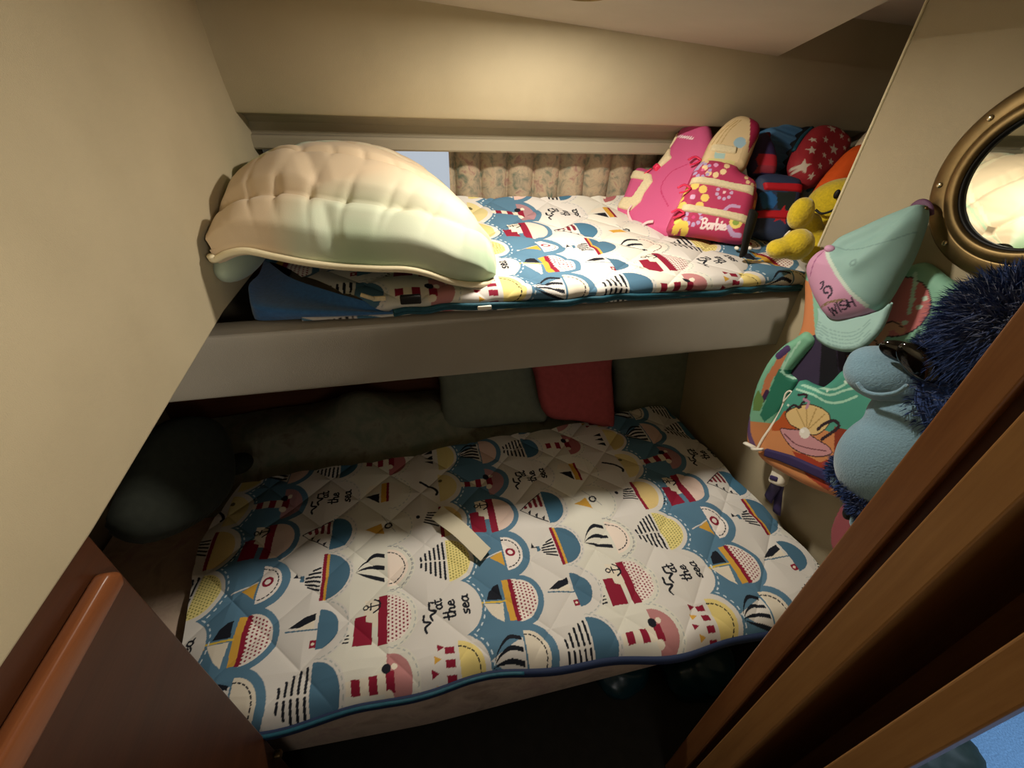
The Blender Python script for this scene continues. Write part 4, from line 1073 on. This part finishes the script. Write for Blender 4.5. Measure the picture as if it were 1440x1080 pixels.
# ------------------------------------------------------------------ printed swim vest hanging below the cap
vs = thing('swim_vest', 'teal and orange undersea print swim vest hanging on the right partition', 'vest', onX((1150, 660), 1.10), None)
TEAL, TEAL2, ORANGE = '#4f9a86', '#8fc4a8', '#cf8a58'
def waves(pr, c, lines):
    for L in lines: pr.curve(c.p2s(L), .006, '#a9d6bd')
bp = [onX((1140, 400), 1.135), onX((1330, 400), 1.15), onX((1180, 680), 1.10)]
vb = Cushion(bp, [(1136, 384), (1150, 380), (1200, 420), (1250, 390), (1280, 374), (1306, 370), (1332, 388), (1358, 412), (1352, 460), (1335, 540), (1318, 620), (1290, 690), (1240, 720), (1185, 694), (1140, 668), (1100, 648), (1075, 630), (1068, 590), (1085, 530), (1108, 492), (1128, 466), (1134, 430)], .024, .03, step=.003, backT=.01)
def paint_vback(pr, c):
    pr.poly(c.p2s([(1100, 520), (1150, 470), (1250, 470), (1260, 500), (1220, 560), (1120, 560)]), '#3b3148')
    pr.poly(c.p2s([(1165, 478), (1185, 490), (1190, 540), (1160, 545)]), '#15131a'); pr.poly(c.p2s([(1195, 478), (1250, 470), (1230, 520), (1200, 530)]), '#211d2c')
    pr.poly(c.p2s([(1120, 380), (1150, 400), (1156, 470), (1130, 480)]), '#d88a5a')
    pr.circle(c.p2((1268, 432)), .072, '#3a2c30'); pr.circle(c.p2((1268, 432)), .069, '#d07a78')
    pr.line(c.p2s([(1297, 385), (1296, 400), (1288, 440)]), .008, '#bfe0cc')
    for q in ((1297, 400), (1293, 422), (1302, 432), (1282, 454), (1310, 420)): pr.circle(c.p2(q), .006, '#cfe6d2')
    pr.curve(c.p2s([(1218, 494), (1228, 480), (1240, 486), (1232, 496), (1222, 492)]), .014, '#d9a080')
    pr.curve(c.p2s([(1238, 482), (1250, 474), (1256, 462), (1268, 458), (1276, 464)]), .020, '#d9a080')
    pr.curve(c.p2s([(1238, 476), (1247, 468), (1252, 458), (1266, 452), (1278, 460)]), .003, '#3a2c30'); pr.curve(c.p2s([(1216, 490), (1226, 476), (1242, 480), (1238, 496), (1220, 500)]), .003, '#3a2c30')
    pr.poly(c.p2s([(1200, 500), (1225, 494), (1230, 520), (1205, 520)]), '#8a5a44')
vb.bumpf = lambda P: 0.007 * wobble(P[:, 0], P[:, 1], 61, 14, 6, 22)
vb.build('back_panel', M['nylon'], vs, TEAL2, paint_vback)
fp = [onX((1130, 540), 1.085), onX((1280, 560), 1.09), onX((1180, 690), 1.05)]
vf = Cushion(fp, [(1128, 540), (1133, 534), (1146, 540), (1162, 544), (1178, 534), (1192, 520), (1208, 516), (1240, 520), (1275, 540), (1310, 580), (1300, 650), (1268, 706), (1230, 714), (1190, 702), (1146, 686), (1108, 666), (1080, 648), (1074, 632), (1092, 600), (1110, 566)], .040, .03, step=.0023, backT=.012)
def paint_vfront(pr, c):
    pr.poly(c.p2s([(1050, 700), (1060, 598), (1100, 596), (1125, 592), (1160, 600), (1220, 620), (1300, 600), (1300, 740)]), ORANGE)
    waves(pr, c, [[(1135, 548), (1160, 556), (1180, 566), (1200, 566), (1222, 558)], [(1140, 542), (1162, 550), (1184, 556), (1204, 550), (1225, 545)], [(1160, 545), (1190, 548), (1215, 535)]])
    pr.poly(c.p2s([(1096, 598), (1110, 590), (1118, 578), (1128, 580), (1140, 594), (1134, 606), (1100, 606)]), '#b8572a')
    pr.poly(c.p2s([(1190, 600), (1230, 610), (1260, 660), (1220, 668), (1190, 640)]), '#8a3a26')
    pr.poly(c.p2s([(1130, 634), (1150, 640), (1170, 650), (1200, 640), (1210, 668), (1180, 690), (1150, 668)]), '#a8402a')
    sh = [(1120, 583), (1128, 576), (1140, 571), (1152, 569), (1166, 572), (1180, 580), (1184, 592), (1176, 604), (1160, 612), (1140, 604), (1126, 596)]
    pr.poly(smooth_line(c.p2s(sh), 4, True), '#e0c184'); 
    for q in ((1136, 576), (1150, 572), (1164, 575), (1176, 583)): pr.line(c.p2s([(1150, 606), q]), .003, '#b5945a')
    pr.line(smooth_line(c.p2s(sh), 4, True), .003, '#4a3326', True)
    s2 = [(1112, 604), (1126, 604), (1145, 606), (1165, 618), (1182, 628), (1186, 638), (1168, 642), (1146, 638), (1126, 626)]
    pr.poly(smooth_line(c.p2s(s2), 4, True), '#c99296'); pr.line(smooth_line(c.p2s(s2), 4, True), .003, '#4a3030', True)
    pr.curve(c.p2s([(1118, 610), (1134, 624), (1152, 630), (1178, 634)]), .003, '#7a4a50')
    pr.circle(c.p2((1147, 609)), .016, '#e9e2d4'); pr.circle(c.p2((1144, 606)), .006, '#fbf6ec')
    pr.curve(c.p2s([(1122, 578), (1132, 570), (1140, 574), (1144, 566)]), .006, '#33242c'); pr.curve(c.p2s([(1138, 556), (1150, 556), (1146, 566)]), .007, '#33242c'); pr.curve(c.p2s([(1146, 562), (1153, 566), (1150, 574)]), .008, '#b98aa0')
    pr.curve(c.p2s([(1166, 604), (1176, 596), (1190, 592), (1196, 600), (1184, 610), (1172, 618)]), .008, '#33242c')
    for q in ((1113, 560), (1124, 570), (1180, 550), (1206, 538), (1160, 526)): pr.circle(c.p2(q), .004, '#cfe6d2')
vf.bumpf = lambda P: 0.007 * wobble(P[:, 0], P[:, 1], 62, 14, 6, 22)
vf.build('front_panel', M['nylon'], vs, TEAL, paint_vfront)
lp = [onX((1110, 500), 1.09), onX((1150, 500), 1.12), onX((1070, 620), 1.08)]
vl = Cushion(lp, [(1134, 466), (1148, 472), (1150, 482), (1138, 496), (1124, 512), (1116, 524), (1130, 534), (1112, 566), (1092, 602), (1076, 632), (1056, 626), (1052, 610), (1056, 580), (1066, 540), (1082, 508), (1100, 488), (1118, 476)], .028, .02, step=.0025, backT=.012)
def paint_vleft(pr, c):
    pr.poly(c.p2s([(1100, 516), (1130, 520), (1120, 560), (1080, 590), (1074, 580)]), '#2f7a62')
    waves(pr, c, [[(1108, 505), (1106, 520), (1116, 528), (1126, 530)], [(1130, 478), (1118, 495), (1104, 520)]])
    pr.poly(c.p2s([(1040, 640), (1050, 588), (1070, 590), (1095, 592), (1080, 640)]), ORANGE)
    pr.curve(c.p2s([(1108, 492), (1098, 512), (1086, 532), (1080, 552)]), .020, '#c47a52'); pr.curve(c.p2s([(1112, 488), (1100, 498)]), .020, '#4a3560'); pr.curve(c.p2s([(1084, 548), (1078, 560)]), .014, '#43284a')
    pr.poly(c.p2s([(1064, 560), (1072, 545), (1080, 560), (1074, 575), (1064, 574)]), '#6a8a4a')
    pr.curve(c.p2s([(1056, 585), (1058, 605), (1066, 625)]), .016, '#6a5078')
vl.bumpf = lambda P: 0.006 * wobble(P[:, 0], P[:, 1], 63, 14, 6, 22)
vl.build('side_panel', M['nylon'], vs, '#7fb998', paint_vleft)
vf.patch('belt', M['purple'], vs, [(1092, 630), (1130, 640), (1165, 655), (1195, 667), (1240, 684), (1238, 696), (1190, 682), (1150, 664), (1110, 648), (1090, 642)], .008)
zl_ = [vf.at(q, .008) for q in ((1078, 634), (1084, 618), (1092, 602), (1100, 580), (1106, 566))]
mesh('zipper', tube(smooth_line(zl_, 5), .0042, 8), M['white'], vs)
z0, z1_, z2_ = vf.at((1106, 566), .012), vf.at((1112, 556), .014), vf.at((1116, 551), .012)
sd = vf.e1 * .006
mesh('zipper_pull', tube(smooth_line([z0, z1_ - sd, z2_ - sd * .6, z2_ + sd, z1_ + sd, z0], 5), .003, 6), M['white'], vs)
mesh('zipper_base', tube(smooth_line([vf.at((1055, 623), .02), vf.at((1068, 629), .024), vf.at((1082, 632), .02), vf.at((1092, 632), .012)], 5), .010, 8, flat=.5), M['white'], vs)
bx_ = vf.at((1097, 655), .004)
bk_pl = Cushion(fp, [(1092, 648), (1112, 655), (1110, 664), (1103, 684), (1084, 677), (1088, 662)], .016, .012, step=.0025)
bkl = bk_pl.build('buckle', M['white'], vs, None)
bk_pl.patch('buckle_slot', M['purple'], bkl, [(1089, 667), (1101, 671), (1099, 678), (1087, 674)], .003)
tails = smooth_line([vf.at((1094, 678), .0), onX((1086, 690), 1.075), onX((1080, 702), 1.09)], 5)
mesh('strap_tail', tube(tails, .018, 8, flat=.2, upv=(1, 0, 0)), M['purple'], vs)
tails = smooth_line([vf.at((1096, 678), -.006), onX((1095, 695), 1.09), onX((1092, 722), 1.10)], 5)
mesh('strap_tail', tube(tails, .016, 8, flat=.2, upv=(1, 0, 0)), M['purple'], vs)

# ------------------------------------------------------------------ blue furry plush with sunglasses
gp = thing('plush_toy', 'blue furry plush with pale belly and dark sunglasses beside the door post', 'soft toy', onX((1230, 720), .98))
KP = .93
def pe(p, x): return onX(p, x * KP)
def el(c, r, *a, **k): return ellipsoid(c, np.array(r) * KP, *a, **k)
bc = pe((1262, 650), .985); RG = basis(bc)
# belly and muzzle
tl_ = np.array([[math.cos(.1), 0, math.sin(.1)], [0, 1, 0], [-math.sin(.1), 0, math.cos(.1)]])
blob('belly', [el(bc, (.108, .095, .128), RG @ tl_), el(pe((1280, 590), .99), (.075, .07, .075), RG)], M['lightblue'], gp, .007, 8)
mz = pe((1243, 530), .965)
blob('muzzle', [el(mz, (.074, .066, .050), RG), el(pe((1236, 515), .965), (.058, .060, .040), RG), el(pe((1262, 540), .975), (.060, .060, .036), RG), el(pe((1207, 530), .962), (.020, .026, .020), RG)], M['lightblue'], gp, .006, 5)
mesh('mouth_fold', tube(smooth_line([pe(q, .90) * (1.0) for q in ((1206, 538), (1216, 550), (1236, 555), (1260, 552), (1276, 542))], 6), .004, 8), M['lightblue'], gp)
# dark body behind and head mass
fb = [(pe((1475, 470), 1.02), (.115, .10, .085)), (pe((1408, 490), 1.01), (.075, .07, .060)), (pe((1350, 503), 1.00), (.055, .06, .030)), (pe((1370, 570), 1.03), (.10, .09, .13)), (pe((1320, 610), 1.04), (.085, .06, .12))]
blob('fur_body', [el(c, r, RG) for c, r in fb], M['fur'], gp, .010, 5)
# sunglasses
for q, w_ in (((1268, 495), .038), ((1293, 510), .046)):
    c_ = pe(q, .925 if w_ > .04 else .935); mesh('sunglass_lens', el(c_, (w_, .012, w_ * .55), RG @ np.array([[math.cos(.5), 0, math.sin(.5)], [0, 1, 0], [-math.sin(.5), 0, math.cos(.5)]]) if w_ > .04 else RG, 24, 16), M['lens'], gp)
mesh('sunglass_arm', tube([pe((1312, 512), .93), pe((1345, 520), .97)], .006, 8), M['lens'], gp)
# feet with pale toes
feet = [(pe((1196, 664), .97), (.040, .045, .040)), (pe((1222, 690), .96), (.052, .05, .034)), (pe((1208, 680), .97), (.04, .045, .04)), (pe((1228, 712), .95), (.045, .045, .030))]
blob('feet', [el(c, r, RG) for c, r in feet], M['fur'], gp, .007, 5)
for q in ((1182, 676), (1196, 690), (1210, 735)): mesh('toe', el(pe(q, .945), (.020, .024, .020), RG, 16, 12), M['lightblue'], gp)
mesh('claw', el(pe((1196, 720), .95), (.014, .018, .022), RG, 14, 10), M['thread'], gp)
# tufts of fur
FV, FF = [], []
def tufts(c, r, n, L, lo=-1.0, droop=.25, w=.0028):
    r = np.array(r) * KP
    for _ in range(n):
        v = rng.normal(size=3); v /= np.linalg.norm(v)
        if v[1] > .35 or v[2] < lo: continue
        p = c + (v * np.array(r)) @ RG.T; nrm = (v / np.array(r)) @ RG.T; nrm /= np.linalg.norm(nrm)
        d = nrm + rng.normal(size=3) * .35 + np.array([-.15, -.1, droop]); d /= np.linalg.norm(d)
        s_ = np.cross(d, rng.normal(size=3)); s_ /= np.linalg.norm(s_); l = L * rng.uniform(.6, 1.25)
        m_ = p + d * l * .55; e_ = p + d * l + np.array([0, 0, -.35 * l]) * rng.uniform(0, 1)
        i = len(FV); p = p - nrm * .006
        FV.extend([p - s_ * w, p + s_ * w, m_ + s_ * w * .8, m_ - s_ * w * .8, e_]); FF.extend([(i, i + 1, i + 2, i + 3), (i + 3, i + 2, i + 4)])
for (c, r), n, L in zip(fb, (14000, 8000, 5000, 4500, 2500), (.040, .036, .026, .020, .018)): tufts(c, r, n, L, w=.0013)
for c, r in feet: tufts(c, r, 2200, .014, w=.0012)
mesh('fur', (np.array(FV), FF), M['fur'], gp)

# red item low between the plush and the post
rc = thing('cloth', 'small faded red cloth hanging low between blue plush and door post', 'cloth', onX((1190, 740), .98))
cu = Cushion([onX((1180, 740), .95), onX((1230, 740), .95), onX((1200, 700), .97)], [(1183, 715), (1200, 700), (1230, 700), (1230, 760), (1180, 780), (1170, 750)], .012, .012, step=.004)
cu.build('cloth_fold', M['nylon'], rc, '#8e4a50')

# ------------------------------------------------------------------ pillows on the lower bunk
def pil(name, label, pxs, pts, mat, T=.05, group=None, near=1.):
    t_ = thing(name, label, 'pillow', pts[0], group)
    c = Cushion([q * near for q in pts], pxs, T, .09, step=.008, smooth=4)
    c.bumpf = lambda P: .006 * wobble(P[:, 0], P[:, 1], 5, 10, 3, 12)
    c.build('pillow_cover', mat, t_, None); return t_
pil('pillow', 'sage green pillow propped behind the lower quilt, left of the red one', [(618, 470), (745, 462), (760, 530), (770, 588), (740, 594), (690, 600), (645, 604), (624, 598), (618, 540)], [onY((630, 600), 1.44), onY((760, 592), 1.40), onY((700, 500), 1.52)], M['pillow'], near=.985)
pil('pillow', 'dusty red pillow leaning between two sage pillows on the lower bunk', [(745, 462), (857, 452), (860, 520), (864, 596), (850, 600), (815, 592), (768, 584), (752, 530)], [onY((765, 590), 1.37), onY((860, 598), 1.35), onY((800, 500), 1.47)], M['pillow_red'], .035, near=.935)
pil('pillow', 'sage green pillow at the back right corner of the lower bunk', [(850, 455), (975, 440), (974, 520), (968, 596), (955, 604), (915, 600), (868, 592), (862, 520)], [onY((870, 592), 1.43), onY((965, 602), 1.38), onY((910, 490), 1.50)], M['pillow'], near=.975)
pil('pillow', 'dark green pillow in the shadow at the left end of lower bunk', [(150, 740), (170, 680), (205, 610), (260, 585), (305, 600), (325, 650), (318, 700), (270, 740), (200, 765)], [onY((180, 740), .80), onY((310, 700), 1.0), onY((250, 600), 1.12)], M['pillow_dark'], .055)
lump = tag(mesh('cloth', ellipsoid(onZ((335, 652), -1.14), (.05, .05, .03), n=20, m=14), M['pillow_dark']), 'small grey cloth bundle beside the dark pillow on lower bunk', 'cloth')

# cream paper strip on the lower quilt
Q = np.array([onZ(q, -1.150) for q in ((622, 712), (690, 772), (676, 790), (607, 730))])
pp = []
for i, s_ in enumerate(np.linspace(0, 1, 12)):
    z_ = .004 + .012 * math.sin(s_ * math.pi) ** 2
    pp.append([Q[0] * (1 - s_) + Q[1] * s_ + (0, 0, z_), Q[3] * (1 - s_) + Q[2] * s_ + (0, 0, z_)])
pp = np.array(pp); pv = np.vstack([pp.reshape(-1, 3), pp.reshape(-1, 3) - (0, 0, .002)]); gf = grid_faces(12, 2)
tag(mesh('paper_strip', (pv, np.vstack([gf, gf[:, ::-1] + 24])), M['paper']), 'cream paper strip lying across the middle of the lower quilt', 'paper')

# ------------------------------------------------------------------ curtain in the hull window
cu_ = thing('curtain', 'pleated floral curtain drawn to the right of the small window', 'curtain', (.7, 1.67, -.33))
cxs = np.linspace(.165, 1.42, 420); czs = np.linspace(-.36, -.105, 14)
CX, CZ = np.meshgrid(cxs, czs, indexing='ij')
phs = CX * 2 * math.pi / .098 + .8 * np.sin(CX * 5)
CY = 1.690 - .034 * (np.abs(np.sin(phs / 2)) ** .55) + .004 * np.sin(CX * 31 + CZ * 9)
mesh('curtain_cloth', (np.c_[CX.ravel(), CY.ravel(), CZ.ravel()], grid_faces(*CX.shape)), M['curtain'], cu_)
mesh('curtain_rod', tube([(-.40, 1.70, -.112), (1.5, 1.70, -.112)], .006, 8), M['chrome'], cu_)
c2_ = thing('curtain', 'narrow floral curtain edge bunched at the left of the window', 'curtain', (-.35, 1.67, -.33))
cxs = np.linspace(-.41, -.13, 120); CX, CZ = np.meshgrid(cxs, czs, indexing='ij'); CY = 1.690 - .03 * np.abs(np.sin(CX * 40)) ** .6
mesh('curtain_cloth', (np.c_[CX.ravel(), CY.ravel(), CZ.ravel()], grid_faces(*CX.shape)), M['curtain'], c2_)

# ------------------------------------------------------------------ bags under the bunk, bag in the passage
def crumple(c, r, seed, n=48, m=32, amp=.12):
    V, F = ellipsoid((0, 0, 0), (1, 1, 1), n=n, m=m)
    k = 1 + amp * wobble(V[:, 0] + V[:, 2] * .7, V[:, 1] - V[:, 2] * .4, seed, 16, .8, 4) + amp * .6 * np.abs(wobble(V[:, 1], V[:, 2] + V[:, 0], seed + 1, 14, 1.5, 6))
    V = V * k[:, None] * np.array(r) + np.array(c); V[:, 2] = np.maximum(V[:, 2], -1.669); return V, F
b1 = onZ((985, 985), -1.60); tag(mesh('plastic_bag', crumple((.82, .47, -1.60), (.13, .10, .10), 61), M['darkbag']), 'dark teal plastic bag stuffed under the lower bunk by the post', 'bag')
tag(mesh('plastic_bag', crumple((.56, .52, -1.60), (.10, .08, .06), 67), M['darkbag']), 'crumpled dark plastic bag left of the teal one under the bunk', 'bag')
b2_ = onZ((1300, 1062), -1.62); tag(mesh('bag', crumple((b2_[0] - .02, b2_[1], -1.60), (.16, .12, .10), 71), mat_plain('dark_green_cloth', '#22302c', noise=.3)), 'dark green bag on the blue passage carpet at the bottom right', 'bag')
